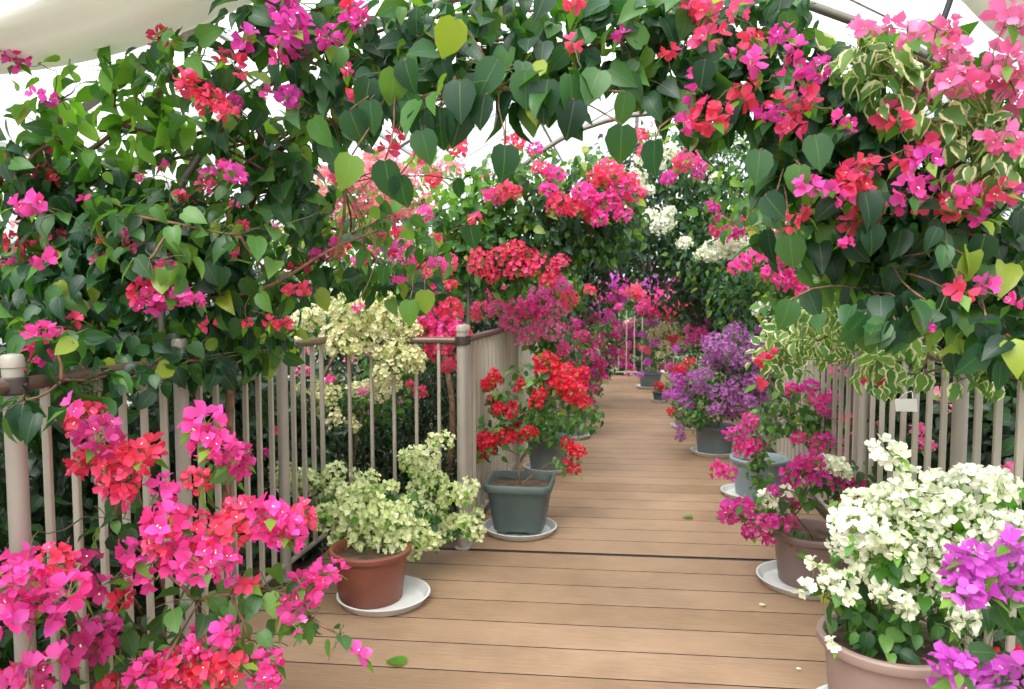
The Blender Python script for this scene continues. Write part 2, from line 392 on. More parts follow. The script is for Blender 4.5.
mb.add(W, [(i*(n+1)+j, (i+1)*(n+1)+j, (i+1)*(n+1)+j+1, i*(n+1)+j+1) for i in range(n) for j in range(n)])
o = link('ground', mb.mesh('ground', SOIL, True)); o['kind'] = 'structure'
# ---- greenhouse shell
ALU = plain('aluminium', (196, 200, 202), .4, .3)
def glassmat():
    m, nt, out = newmat('greenhouse_glass')
    t = N(nt, 'ShaderNodeBsdfTransparent'); t.inputs[0].default_value = (.97, .98, .98, 1)
    g = N(nt, 'ShaderNodeBsdfGlossy'); g.inputs['Roughness'].default_value = .05; ms = N(nt, 'ShaderNodeMixShader'); ms.inputs[0].default_value = .05
    nt.links.new(t.outputs[0], ms.inputs[1]); nt.links.new(g.outputs[0], ms.inputs[2]); nt.links.new(ms.outputs[0], out.inputs[0]); return m
GLASS = glassmat()
RZ, SL, XE = 4.6, .56, 5.2
def rz(x): return RZ-SL*abs(x)
YB, YF = 16.5, -2.4
def quadobj(name, pts, mat, th=.006):
    a = [Vector(p) for p in pts]; nn = (a[1]-a[0]).cross(a[2]-a[0]).normalized()*th
    mb = MB(); mb.add(list(a)+[p+nn for p in a], [(3, 2, 1, 0), (4, 5, 6, 7), (0, 1, 5, 4), (1, 2, 6, 5), (2, 3, 7, 6), (3, 0, 4, 7)])
    o = link(name, mb.mesh(name, mat)); o['kind'] = 'structure'; return o
quadobj('ceiling', [(-XE, YF, rz(XE)+.04), (0, YF, RZ+.04), (0, YB, RZ+.04), (-XE, YB, rz(XE)+.04)], GLASS)
quadobj('ceiling', [(XE, YF, rz(XE)+.04), (XE, YB, rz(XE)+.04), (0, YB, RZ+.04), (0, YF, RZ+.04)], GLASS)
quadobj('wall_left', [(-XE, YF, -.1), (-XE, YB, -.1), (-XE, YB, rz(XE)), (-XE, YF, rz(XE))], GLASS)
quadobj('wall_right', [(XE, YF, -.1), (XE, YB, -.1), (XE, YB, rz(XE)), (XE, YF, rz(XE))], GLASS)
quadobj('wall_back', [(-XE, YB, -.1), (XE, YB, -.1), (XE, YB, rz(XE)), (-XE, YB, rz(XE))], GLASS)
tn = 2
def beam(pts, w, h):
    global tn
    a, b = Vector(pts[0]), Vector(pts[1]); t = (b-a).normalized(); s = t.cross(Vector((0, 0, 1)));
    if s.length < 1e-3: s = Vector((1, 0, 0))
    s.normalize(); u = s.cross(t); mb = MB()
    prof = [(-w, -h), (-w, -h*.5), (-w*.35, -h*.4), (-w*.35, h), (w*.35, h), (w*.35, -h*.4), (w, -h*.5), (w, -h)]
    mb.rings([[p+s*x+u*z for x, z in prof] for p in (a, b)])
    o = link('trim_%d' % tn, mb.mesh('trim', ALU)); o['kind'] = 'structure'; tn += 1
y = YF
k = 0
while y <= YB+.01:
    big = k % 4 == 3
    w = .05 if big else .018
    for sx in (-1, 1):
        beam([(sx*XE, y, rz(XE)-.02), (0, y, RZ-.02)], w, w*1.1)
        beam([(sx*XE, y, -.1), (sx*XE, y, rz(XE))], w, w)
    y += .945; k += 1
for x in (-5.15, -3.9, -2.6, -1.3, 0, 1.3, 2.6, 3.9, 5.15):
    beam([(x, YF, rz(x)-.05), (x, YB, rz(x)-.05)], .018 if x else .035, .025)
# gathered white shade curtains under the roof
FAB = petalmat('shade_cloth', [(0, (234, 235, 226)), (1, (242, 242, 234))], .3)
def curtain(sx, label, A, B, wid):
    mb = MB(); rs = []; nn = 40
    for i in range(nn+1):
        t = i/nn; c = Vector(A).lerp(Vector(B), t); c.z -= .22*math.sin(PI*t)*(.6)
        ring = []
        for j in range(28):
            a = 2*PI*j/28; fold = 1+.07*math.sin(6*a+9*t)+.05*math.sin(11*a-5*t)
            ring.append(c+Vector((0, math.cos(a)*wid*fold, math.sin(a)*wid*.42*fold)))
        rs.append(ring)
    mb.rings(rs); o = link('shade_curtain', mb.mesh('shade_curtain', FAB, True)); tag(o, label, 'curtain', kind=None)
curtain(-1, 'gathered white shade curtain slung under the roof above the vines at top left', P(-260, 60, 2.3), P(330, -75, 2.3), .20)
curtain(1, 'edge of a gathered white shade curtain in the upper right corner', P(940, -95, 2.15), P(1250, 50, 2.15), .20)
mb = MB(); mb.tube([P(975, -80, 2.6), P(952, -5, 2.6), P(938, 35, 2.6), P(926, 70, 2.6), P(915, 130, 2.6)], .010, 8)
tag(link('support_cable', mb.mesh('support_cable', plain('black_rubber', (22, 20, 24), .5), True)), 'black support cable coming down from the roof into the pink flowers', 'cable')
# ---- railings
POST = plain('painted_post', (164, 156, 146), .38, .15, c2=(154, 146, 136), scale=5)
BAR = plain('painted_bar', (172, 164, 150), .4, .15)
RAIL = plain('bronze_rail', (104, 86, 76), .4, .3)
BOLT = plain('bolt_steel', (90, 84, 80), .35, .8)
FH = 1.2
_bars = {}
def barmesh(h):
    mb = MB(); w, d, c = .0085, .012, .0025
    ring = lambda z: [(x, y, z) for x, y in ((-w, -d+c), (-w+c, -d), (w-c, -d), (w, -d+c), (w, d-c), (w-c, d), (-w+c, d), (-w, d-c))]
    mb.rings([ring(0), ring(h)]); return mb.mesh('bar', BAR)
BM = barmesh(FH-.06-.03)
mb = MB(); mb.lathe([(.001, 0), (.045, 0), (.045, .008), (.0275, .012), (.0275, 1.235), (.031, 1.237), (.031, 1.262), (.026, 1.272), (.001, 1.276)], 20)
PM = mb.mesh('post', POST, True, 35)
mb = MB(); mb.lathe([(.033, 0), (.038, .004), (.038, .046), (.033, .05)], 16, c=(0, 0, FH-.04))
for s in (-1, 1): mb.tube([(0, .036*s, FH-.015), (0, .048*s, FH-.015)], .008, 6)
CMH = mb.mesh('rail_clamp', BOLT, True, 40)
def railing(a, b, nb, label, endpost=False):
    a, b = Vector((*a, 0)), Vector((*b, 0)); d = b-a; L = d.length; ang = math.atan2(d.y, d.x)
    t = empty('railing', a, label, 'railing'); t.rotation_euler = (0, 0, ang)
    for x in ([0, L] if endpost else [0]):
        p = link('post', PM, t, (x, 0, 0)); link('rail_clamp', CMH, p)
    for nm, z, r, m in (('top_rail', FH-.015, .021, RAIL), ('bottom_rail', .075, .014, BAR)):
        mb = MB(); mb.tube([(.02, 0, z), (L-.02, 0, z)], r, 14); link(nm, mb.mesh(nm, m, True, 40), t)
    for i in range(nb):
        link('bar', BM, t, ((i+1)*L/(nb+1), 0, .075))
    return t
YLp = [.14, .98, 1.82, 2.6, 3.43, 4.02]
lab = ['at the very edge of the photo', 'its thick front post rising through hot pink blossoms', 'second along behind the hot pink blossoms', 'third along, white blossoms showing between its bars', 'short bay ending at the inner corner']
for i in range(1, 5):
    railing((XL-.03, YLp[i]), (XL-.03, YLp[i+1]), 6 if i < 4 else 4, 'beige railing bay on the left, '+lab[i])
railing((XN, 4.03), (XL-.03, 3.98), 5, 'beige metal railing bay crossing behind the greenish white potted blossoms')
for i, y in enumerate((4.10, 5.9, 7.6, 9.4, 11.2)):
    railing((XN, y), (XN, (4.10, 5.9, 7.6, 9.4, 11.2, 13.0)[i+1]), 13, 'beige metal railing bay seen edge on, '+('right behind the square grey-green pot', 'behind the round grey pot of the red plant', 'behind the pot farthest back of the red row', 'hidden among the crimson blossoms on the far left', 'at the far left end of the walkway')[i])
YRp = [.67, 1.87, 3.07, 4.27, 5.47, 6.6, 7.8, 9.5, 11.2, 13.0]
rl = ['at the right edge behind the violet blossoms', 'beside the large mauve pot of white blossoms', 'with a small white tag, behind the white blossoms', 'behind the mauve-brown pot of magenta blossoms', 'behind the light grey pot', 'between the light grey pot and the dark grey pot', 'behind the mass of small purple blossoms', 'far along the right side past the purple plant', 'at the far right end of the walkway']
for i in range(9):
    railing((XR+.02, YRp[i]), (XR+.02, YRp[i+1]), 7 if i < 6 else 11, 'beige railing bay on the right, '+rl[i])
railing((XN, 13.2), (XR, 13.2), 15, 'beige metal railing closing the far end of the walkway', True)
# tag on the right railing
mb = MB(); mb.box((-.052, -.001, -.028), (.052, .001, .028)); mb.tube([(-.035, 0, .026), (-.02, .02, .05), (0, .045, .06), (.02, .02, .05), (.035, 0, .026)], .0012, 4)
t = link('plant_tag', mb.mesh('plant_tag', plain('white_card', (236, 236, 234), .5)), None, (XR-.035, 3.48, EYE-.485)); tag(t, 'small blank white tag tied to the bars of the right railing', 'tag'); t.rotation_euler = (0, -.12, -.95)
# ---- pipe arches that carry the vines
PIPE = plain('galvanised_pipe', (120, 116, 108), .5, .5)
def arch(y, x0, x1, h, label):
    pts = []; cx, hw = (x0+x1)/2, (x1-x0)/2
    for i in range(9): pts.append((x0, y, 1.5*i/8))
    for i in range(1, 24):
        a = PI-PI*i/24; pts.append((cx+hw*math.cos(a), y, 1.5+(h-1.5)*math.sin(a)))
    for i in range(9): pts.append((x1, y, 1.5-1.5*i/8))
    mb = MB(); mb.tube(pts, .016, 8); t = link('vine_arch', mb.mesh('vine_arch', PIPE, True)); tag(t, label, 'arch')
arch(2.62, XL-.12, XR+.14, 2.52, 'steel pipe arch over the walkway carrying the large-leaved vines in front')
arch(4.9, XN-.16, XR+.14, 2.6, 'second steel pipe arch, carrying the coral blossoms past the corner')
arch(8.2, XN-.16, XR+.14, 2.6, 'third steel pipe arch, inside the dark green leaves')
arch(11.6, XN-.16, XR+.14, 2.6, 'farthest steel pipe arch, above the pink blossoms')
# ---- pots and saucers
def potmat(name, c, c2): return plain(name, c, .45, c2=c2, scale=6, bump=.04, spec=.4)
TERRA = potmat('terracotta_plastic', (112, 62, 47), (128, 74, 57)); MAUVE = potmat('mauve_plastic', (140, 118, 110), (150, 128, 119)); MAUVE2 = potmat('mauve_brown_plastic', (118, 98, 92), (128, 108, 102))
SLATE = potmat('slate_plastic', (74, 88, 86), (86, 100, 97)); GREY = potmat('grey_plastic', (92, 100, 102), (104, 112, 113)); LGREY = potmat('light_grey_plastic', (122, 136, 140), (134, 148, 152))
WHITEP = plain('white_plastic', (222, 224, 224), .35, c2=(208, 208, 204), scale=10)
def saucer(name, c, r, label, mat=None):
    mb = MB(); mb.lathe([(.001, 0), (r*.86, 0), (r*.9, .004), (r, .036), (r+.004, .038), (r+.004, .034+.006), (r-.006, .040), (r*.88-.004, .008), (.001, .006)], 56)
    o = link(name, mb.mesh(name, mat or WHITEP, True, 50), None, c); tag(o, label, 'saucer'); return o
def round_pot(parent, r, h, mat, rim=.03, taper=.76):
    mb = MB(); rb = r*taper
    mb.lathe([(.001, 0), (rb-.006, 0), (rb, .006), (r-rim*.7, h-rim-.006), (r-rim*.65, h-rim), (r-.004, h-rim+.001), (r, h-rim+.007), (r, h-.006), (r-.006, h), (r-.020, h), (r-.026, h-.008), (r-rim*.7-.008, h-.04), (r*.8, h-.075), (.001, h-.075)], 56)
    o = link('pot', mb.mesh('pot', mat, True, 38), parent, (0, 0, .0)); soil(parent, r*.86, h-.05); return o
def soil(parent, r, z, sq=0):
    V = [(0, 0, z+.008)]; fs = []; k = 32
    for ring in range(1, 5):
        for j in range(k):
            a = 2*PI*j/k; rr = r*ring/4
            if sq:
                e = (abs(math.cos(a))**sq+abs(math.sin(a))**sq)**(-1/sq); x, y = rr*e*math.cos(a), rr*e*math.sin(a)
            else: x, y = rr*math.cos(a), rr*math.sin(a)
            V.append((x, y, z+R.uniform(-.006, .008)))
    for j in range(k): fs.append((0, 1+j, 1+(j+1) % k))
    for ring in range(3):
        for j in range(k):
            a, b = 1+ring*k, 1+(ring+1)*k; fs.append((a+j, b+j, b+(j+1) % k, a+(j+1) % k))
    mb = MB(); mb.add(V, fs); link('soil', mb.mesh('soil', SOIL, True), parent)
def square_pot(parent, w, h, mat, rot=0):
    def ring(s, z, e=7):
        out = []
        for j in range(64):
            a = 2*PI*j/64; q = (abs(math.cos(a))**e+abs(math.sin(a))**e)**(-1/e); out.append((s*q*math.cos(a), s*q*math.sin(a), z))
        return out
    s = w/2; mb = MB()
    mb.rings([ring(s*.72, .022), ring(s*.75, .03), ring(s*.93, h-.05), ring(s*.94, h-.046), ring(s*1.0, h-.045), ring(s*1.02, h-.038), ring(s*1.02, h-.006), ring(s*1.0, h), ring(s*.93, h), ring(s*.905, h-.008), ring(s*.88, h-.07), ring(s*.05, h-.07)])
    for sx in (-1, 1):       # feet
        for sy in (-1, 1): mb.box((sx*s*.48-.03, sy*s*.48-.03, 0), (sx*s*.48+.03, sy*s*.48+.03, .026))
    o = link('pot', mb.mesh('pot', mat, True, 38), parent); o.rotation_euler.z = rot; soil(parent, s*.89, h-.045, 7); return o
# ================================================================= PLANTS
exec_list = []
# --- A terracotta pot, greenish white
pa = G(378, 599); saucer('saucer', G(384, 600), .215, 'white saucer under the terracotta-coloured pot')
mb = MB(); mb.lathe([(.001, .009), (.19, .009)], 40)
A = Plant('potted_bougainvillea', 'low bougainvillea of greenish white blossoms in a terracotta-coloured round pot', 'potted plant', (pa.x-.035, pa.y, .008), stem_r=.010)
round_pot(A.o, .195, .245, TERRA)
A.used = [A.root+Vector((0, 0, .2))]; Y = 3.5
for b in ((375, 528, 50, 22), (335, 505, 30, 18), (405, 515, 40, 20), (430, 495, 26, 25), (375, 505, 40, 20), (455, 525, 24, 10)): A.blob(b[0], b[1], Y+(.38 if b[0] > 410 else .14), b[2], b[3], .12, 1.0, .045, 'mid')
A.flowers('green', [(x, y, r*1.25) for x, y, r in [(371, 480, 9), (390, 487, 8), (369, 496, 10), (350, 510, 12), (362, 517, 14), (380, 515, 16), (395, 520, 14), (341, 524, 11), (348, 533, 11), (362, 538, 12), (380, 533, 14), (390, 545, 13), (404, 540, 11), (415, 552, 8), (404, 526, 12), (418, 531, 12), (320, 522, 8), (362, 489, 11), (375, 548, 9), (400, 512, 10), (355, 547, 8), (336, 540, 7), (345, 495, 9), (325, 510, 8), (405, 510, 10), (430, 540, 8)]], Y-.05, .05)
A.flowers('green', [(x, y, r*1.25) for x, y, r in [(282, 475, 13), (290, 482, 12), (298, 487, 10), (315, 482, 9), (305, 475, 8), (336, 472, 10), (337, 489, 9), (327, 498, 8), (355, 475, 5), (439, 522, 12), (441, 536, 11), (432, 542, 9), (460, 522, 9), (465, 531, 8), (474, 529, 9), (451, 494, 12), (465, 496, 9), (469, 489, 8), (437, 482, 11), (425, 477, 11), (413, 465, 12), (409, 456, 9), (427, 456, 10), (446, 440, 8), (432, 439, 5), (418, 490, 9), (440, 503, 10), (426, 510, 9), (414, 500, 8), (478, 515, 6)]], Y+.3, .05)
A.done()
# --- B square slate pot, red
pb = G(520, 531); saucer('saucer', pb, .222, 'white saucer under the square grey-green pot')
B = Plant('potted_bougainvillea', 'red bougainvillea in the square grey-green plastic pot on the left of the walkway', 'potted plant', (pb.x, pb.y+.02, .010), stem_r=.012)
square_pot(B.o, .40, .31, SLATE, .02)
B.used = [B.root+Vector((0, 0, .27))]; Y = 4.45
for b in ((515, 425, 28, 30), (490, 440, 22, 25), (545, 400, 28, 30), (500, 395, 20, 20), (565, 455, 16, 16), (540, 375, 30, 20), (575, 405, 14, 14)): B.blob(b[0], b[1], Y+.05, b[2], b[3], .15, .75, .05, 'mid')
B.flowers('red', [(487, 385, 8), (495, 378, 8), (510, 410, 10), (500, 408, 8), (485, 445, 12), (478, 455, 8), (487, 440, 10), (505, 437, 9), (520, 433, 12), (530, 432, 8), (522, 385, 9), (540, 395, 9), (550, 370, 14), (565, 375, 14), (545, 360, 10), (575, 392, 12), (580, 402, 10), (560, 385, 12), (568, 445, 8), (577, 452, 8), (575, 470, 6), (566, 465, 6), (463, 460, 5), (536, 403, 8), (583, 375, 8), (493, 400, 7)], Y, .052)
B.done()
# --- C round grey pot, coral (tall, behind B)
pc = G(548, 470); saucer('saucer', pc, .20, 'white saucer under the round grey pot behind the square pot')
C_ = Plant('potted_bougainvillea', 'tall coral-pink bougainvillea in a round grey pot behind the square pot', 'potted plant', (pc.x, pc.y, .008), stem_r=.012)
round_pot(C_.o, .19, .27, GREY); C_.used = [C_.root+Vector((0, 0, .22))]; Y = 5.7
for b in ((555, 425, 24, 18), (590, 415, 14, 16), (545, 330, 30, 25), (555, 290, 36, 25), (520, 300, 30, 22), (560, 350, 22, 20), (535, 420, 18, 20)): C_.blob(b[0], b[1], Y+.05, b[2], b[3], .2, 1.5, .055, 'mid')
C_.flowers(['coral', 'rose', 'hot'], [(500, 310, 14), (510, 325, 11), (540, 300, 15), (555, 310, 13), (570, 300, 11), (530, 335, 13), (550, 330, 13), (500, 295, 14), (480, 312, 12), (560, 285, 11), (563, 350, 7), (530, 312, 12), (517, 305, 10)], Y-.3, .055)
C_.done()
# --- D third pot
pd = G(571, 437); saucer('saucer', pd, .20, 'white saucer under the third pot back on the left')
D = Plant('potted_bougainvillea', 'crimson and magenta bougainvillea in the third grey pot back on the left', 'potted plant', (pd.x, pd.y, .008), stem_r=.012, fine=False)
round_pot(D.o, .18, .25, GREY); D.used = [D.root+Vector((0, 0, .2))]; Y = 7.4
for b in ((575, 370, 24, 34), (590, 350, 20, 24), (560, 345, 22, 24), (590, 385, 14, 18)): D.blob(b[0], b[1], Y+.1, b[2], b[3], .25, 1.6, .05, 'mid', False)
D.flowers(['crimson', 'crimson', 'magenta'], [(582, 338, 9), (591, 356, 11), (568, 350, 10), (577, 363, 9), (587, 373, 9), (593, 389, 7), (563, 338, 8), (600, 365, 7), (575, 325, 8), (598, 345, 7), (583, 385, 7), (570, 375, 8), (590, 402, 5), (604, 378, 5), (589, 410, 6), (556, 360, 8), (562, 325, 7)], Y-.1, .05, False)
D.done()
# --- E dark grey pot, purple
pe = G(714, 454); saucer('saucer', pe, .205, 'white saucer under the dark grey pot of the purple plant')
E_ = Plant('potted_bougainvillea', 'dense bougainvillea of small purple blossoms in a dark grey pot on the right', 'potted plant', (pe.x, pe.y, .008), stem_r=.014, fine=False)
round_pot(E_.o, .19, .26, GREY); E_.used = [E_.root+Vector((0, 0, .2))]; Y = 6.6
for b in ((725, 385, 40, 35), (740, 355, 34, 30), (700, 400, 24, 25), (690, 410, 18, 20), (760, 370, 24, 22)): E_.blob(b[0], b[1], Y+.05, b[2], b[3], .28, 1.6, .05, 'mid', False)
E_.flowers('purple', [(715, 345, 13), (735, 335, 12), (725, 365, 15), (745, 360, 14), (705, 375, 10), (740, 385, 15), (755, 380, 12), (720, 395, 12), (735, 405, 11), (752, 345, 10), (765, 360, 10), (760, 395, 9), (710, 360, 9), (748, 400, 9), (725, 350, 10), (700, 388, 8), (770, 345, 8), (730, 415, 8), (715, 410, 8), (762, 330, 7), (680, 437, 6), (680, 428, 4)], Y-.15, .042, False, .15)
E_.flowers('violet', [(685, 390, 12), (688, 403, 9), (678, 380, 8), (693, 378, 8), (676, 395, 7)], Y+.1, .045, False)
E_.flowers('red', [(680, 370, 7), (673, 412, 5), (690, 362, 5)], Y+.1, .045, False)
E_.done()
# --- pot behind E
pf = G(689, 428); saucer('saucer', pf, .19, 'white saucer under the brown pot behind the purple plant')
q = Plant('potted_bougainvillea', 'dark-leaved bougainvillea with violet blossoms in the brown pot behind the purple plant', 'potted plant', (pf.x, pf.y, .008), fine=False, stem_r=.010)
round_pot(q.o, .18, .24, MAUVE2); q.used = [q.root+Vector((0, 0, .2))]
for b in ((680, 385, 18, 22), (690, 355, 16, 20)): q.blob(b[0], b[1], pf.y, b[2], b[3], .2, 1.6, .05, 'mid', False)
q.flowers(['violet', 'crimson', 'magenta'], [(678, 350, 7), (690, 340, 7), (672, 368, 6), (683, 372, 7), (668, 395, 6), (700, 335, 8)], pf.y-.1, .045, False); q.done()
# --- small pots at the far right
for (x, y, r, h, m, lb, cc) in ((650, 388, .19, .24, GREY, 'small bougainvillea of mixed pink and cream blossoms in the farthest dark pot', ['blush', 'cream', 'rose', 'violet']), (660, 402, .11, .14, SLATE, 'tiny red-flowered plant in a small pot at the far right of the walkway', ['red'])):
    pp = G(x, y); saucer('saucer', pp, r*1.12, 'white saucer under the '+('farthest dark pot' if m is GREY else 'tiny far pot of red flowers'))
    q = Plant('potted_bougainvillea', lb, 'potted plant', (pp.x, pp.y, .008), fine=False, stem_r=.008)
    round_pot(q.o, r, h, m); q.used = [q.root+Vector((0, 0, h*.8))]; Y = pp.y
    if m is GREY:
        for b in ((655, 345, 16, 25), (668, 335, 14, 22)): q.blob(b[0], b[1], Y, b[2], b[3], .25, 1.4, .05, 'mid', False)
        q.flowers(['cream'], [(668, 328, 10), (654, 334, 8), (665, 345, 8), (672, 352, 6), (660, 355, 6)], Y-.3, .045, False)
        q.flowers(['rose', 'coral'], [(684, 333, 8), (679, 345, 9), (672, 338, 6), (645, 350, 6)], Y-.3, .045, False)
        q.flowers('violet', [(652, 322, 8), (655, 343, 6), (643, 335, 5), (648, 362, 5), (640, 375, 4)], Y-.3, .045, False)
    else:
        q.blob(660, 391, Y, 6, 5, .08, 1.5, .04, 'mid', False); q.flowers('red', [(659, 386, 5), (663, 389, 4)], Y-.05, .045, False)
    q.done()
# --- F light grey pot magenta
pF = G(758, 495); saucer('saucer', G(752, 496), .215, 'white saucer under the light grey pot')
F_ = Plant('potted_bougainvillea', 'leggy magenta bougainvillea in the light grey pot on the right', 'potted plant', (pF.x, pF.y, .008), stem_r=.011)
round_pot(F_.o, .205, .27, LGREY); F_.used = [F_.root+Vector((0, 0, .22))]; Y = 5.0
for b in ((790, 415, 26, 22), (815, 425, 22, 26), (770, 425, 20, 18), (755, 460, 18, 16), (790, 400, 18, 14), (760, 480, 10, 14)): F_.blob(b[0], b[1], Y, b[2], b[3], .15, .9, .055, 'mid')
F_.flowers(['magenta', 'hot'], [(750, 422, 9), (736, 434, 10), (743, 448, 10), (752, 446, 8), (717, 469, 8), (729, 472, 7), (790, 390, 8), (799, 388, 6), (812, 386, 8), (816, 398, 9), (832, 398, 6), (820, 409, 6), (831, 414, 5), (799, 438, 7), (818, 443, 9), (826, 440, 7)], Y-.1, .055)
F_.done()
# --- G mauve-brown pot
pG = G(811, 582); saucer('saucer', G(806, 584), .235, 'white saucer under the mauve-brown pot')
G_ = Plant('potted_bougainvillea', 'spreading magenta bougainvillea with a few white blossoms in the mauve-brown pot', 'potted plant', (pG.x, pG.y, .008), stem_r=.011)
round_pot(G_.o, .205, .26, MAUVE2); G_.used = [G_.root+Vector((0, 0, .22))]; Y = 3.75
for b in ((775, 500, 26, 20), (815, 480, 30, 24), (845, 480, 26, 22), (785, 520, 14, 10), (800, 540, 12, 14), (762, 515, 18, 14)): G_.blob(b[0], b[1], Y, b[2], b[3], .13, 1.0, .055, 'mid')
G_.flowers(['magenta', 'magenta', 'crimson'], [(809, 462, 11), (792, 471, 9), (795, 483, 9), (820, 478, 7), (839, 485, 9), (851, 495, 8), (734, 511, 11), (729, 517, 8), (743, 505, 8), (760, 525, 13), (751, 531, 9), (773, 520, 7), (793, 504, 7), (791, 524, 8), (767, 540, 7), (805, 470, 8), (835, 475, 7), (856, 485, 7), (775, 490, 6), (847, 500, 7)], Y-.15, .055)
G_.flowers('white', [(770, 503, 7), (786, 490, 5), (831, 466, 13), (842, 470, 9), (823, 463, 8), (765, 495, 5)], Y-.2, .052)
G_.done()
# --- H big mauve pot, white
pH = G(887, 638, .315); pH.z = 0; saucer('saucer', pH, .235, 'white saucer under the large mauve pot in the lower right')
H = Plant('potted_bougainvillea', 'large bougainvillea covered in pure white blossoms in the big mauve pot', 'potted plant', (pH.x, pH.y, .008), stem_r=.014)
round_pot(H.o, .215, .315, MAUVE, .036); H.used = [H.root+Vector((0, 0, .27))]; Y = 2.45
for b in ((870, 590, 45, 30), (905, 560, 60, 40), (950, 530, 60, 45), (880, 530, 45, 40), (960, 590, 45, 40), (830, 600, 20, 22), (985, 520, 40, 40), (910, 625, 50, 16), (870, 622, 30, 14)): H.blob(b[0], b[1], Y+.06, b[2], b[3], .14, 1.25, .062, 'mid' if b[1] > 585 else 'fresh')
H.blob3(H.root+Vector((0, 0, .33)), (.16, .16, .05), 1.6, .055, 'mid')
H.flowers('white', [(912, 480, 18), (888, 500, 17), (868, 510, 22), (855, 527, 22), (881, 530, 22), (895, 544, 16), (848, 547, 16), (861, 560, 12), (902, 492, 14), (949, 487, 16), (955, 500, 13), (992, 480, 18), (1002, 490, 14), (975, 510, 14), (985, 524, 14), (935, 561, 13), (926, 570, 10), (948, 560, 11), (838, 584, 14), (845, 594, 9), (804, 588, 7), (814, 564, 7), (882, 592, 9), (895, 598, 13), (905, 611, 9), (918, 599, 9), (965, 621, 14), (982, 614, 9), (833, 645, 5), (902, 571, 7), (885, 452, 13), (898, 455, 9), (930, 530, 12), (915, 515, 12), (965, 475, 12), (935, 480, 10), (1010, 520, 12), (940, 545, 9), (955, 600, 9), (872, 545, 14), (860, 498, 12), (925, 500, 12), (940, 515, 10), (960, 545, 12), (990, 550, 12), (912, 550, 12), (855, 572, 9), (938, 590, 9), (870, 575, 9)], Y-.1, .05)
H.done()
# --- violet plant right foreground (pot below the frame)
V_ = Plant('potted_bougainvillea', 'bougainvillea with big violet blossoms hanging in at the right edge', 'potted plant', (1.02, 1.62, .0), stem_r=.010)
round_pot(V_.o, .15, .24, TERRA); V_.used = [V_.root+Vector((0, 0, .2))]; Y = 1.85
for b in ((1050, 600, 40, 40), (1000, 670, 45, 22), (985, 590, 30, 22), (1040, 560, 30, 30), (960, 640, 14, 10)): V_.blob(b[0], b[1], Y+.08, b[2], b[3], .1, .7, .06, 'mid')
V_.flowers('violet', [(975, 560, 18), (962, 574, 14), (965, 590, 14), (982, 594, 12), (1012, 547, 14), (1016, 560, 14), (999, 571, 10), (959, 665, 14), (948, 661, 12), (967, 670, 9), (984, 666, 10), (945, 682, 12), (992, 684, 12), (1009, 680, 14), (1020, 668, 12), (1024, 590, 12), (970, 685, 12)], Y, .062, True, .05)
V_.done()
# --- hot pink, left foreground
HP = Plant('potted_bougainvillea', 'big bougainvillea with hot pink blossoms in front of the left railing', 'potted plant', (-1.12, 1.55, .0), stem_r=.014)
round_pot(HP.o, .18, .26, TERRA); HP.used = [HP.root+Vector((0, 0, .22))]; Y = 1.95
for b in ((120, 640, 60, 40), (60, 640, 55, 45), (200, 600, 55, 30), (270, 590, 35, 22), (310, 618, 34, 26), (110, 520, 30, 30), (130, 460, 30, 22), (225, 470, 30, 25), (50, 580, 45, 30), (250, 640, 40, 25), (340, 635, 12, 18), (180, 660, 70, 28)): HP.blob(b[0], b[1], Y+.08, b[2], b[3], .10, .85, .07, 'dark' if b[0] < 120 else 'mid')
hp = [(85, 420, 20), (100, 436, 24), (95, 460, 26), (120, 475, 26), (140, 455, 22), (120, 492, 16), (72, 408, 12), (205, 420, 17), (215, 445, 23), (235, 460, 20), (200, 480, 18), (165, 490, 14), (185, 535, 36), (205, 560, 30), (165, 525, 25), (230, 530, 20), (180, 562, 22), (240, 510, 18), (270, 515, 20), (300, 520, 18), (285, 535, 18), (265, 530, 14), (20, 580, 30), (45, 600, 22), (55, 560, 22), (45, 620, 20), (10, 620, 20), (70, 590, 20), (100, 585, 12), (15, 600, 25), (90, 645, 25), (105, 630, 20), (30, 685, 28), (5, 682, 20), (150, 675, 25), (175, 665, 25), (205, 640, 25), (225, 635, 18), (210, 670, 20), (235, 665, 15), (265, 680, 20), (270, 660, 14), (130, 555, 16), (140, 580, 15), (325, 575, 20), (312, 590, 14), (290, 605, 14), (295, 625, 10), (358, 655, 11), (245, 585, 10), (225, 580, 9), (120, 600, 14), (60, 660, 14), (180, 690, 22), (110, 690, 20), (300, 580, 10), (20, 560, 16), (85, 560, 14)]
for (x, y, r) in hp: HP.flowers(R.choice(['hot', 'hot', 'coral', 'hot', 'crimson', 'hot', 'coral']), [(x, y, r)], 1.68 if x < 75 else Y-.02 if x < 300 else Y+.1, .066, True, .06)
HP.done()
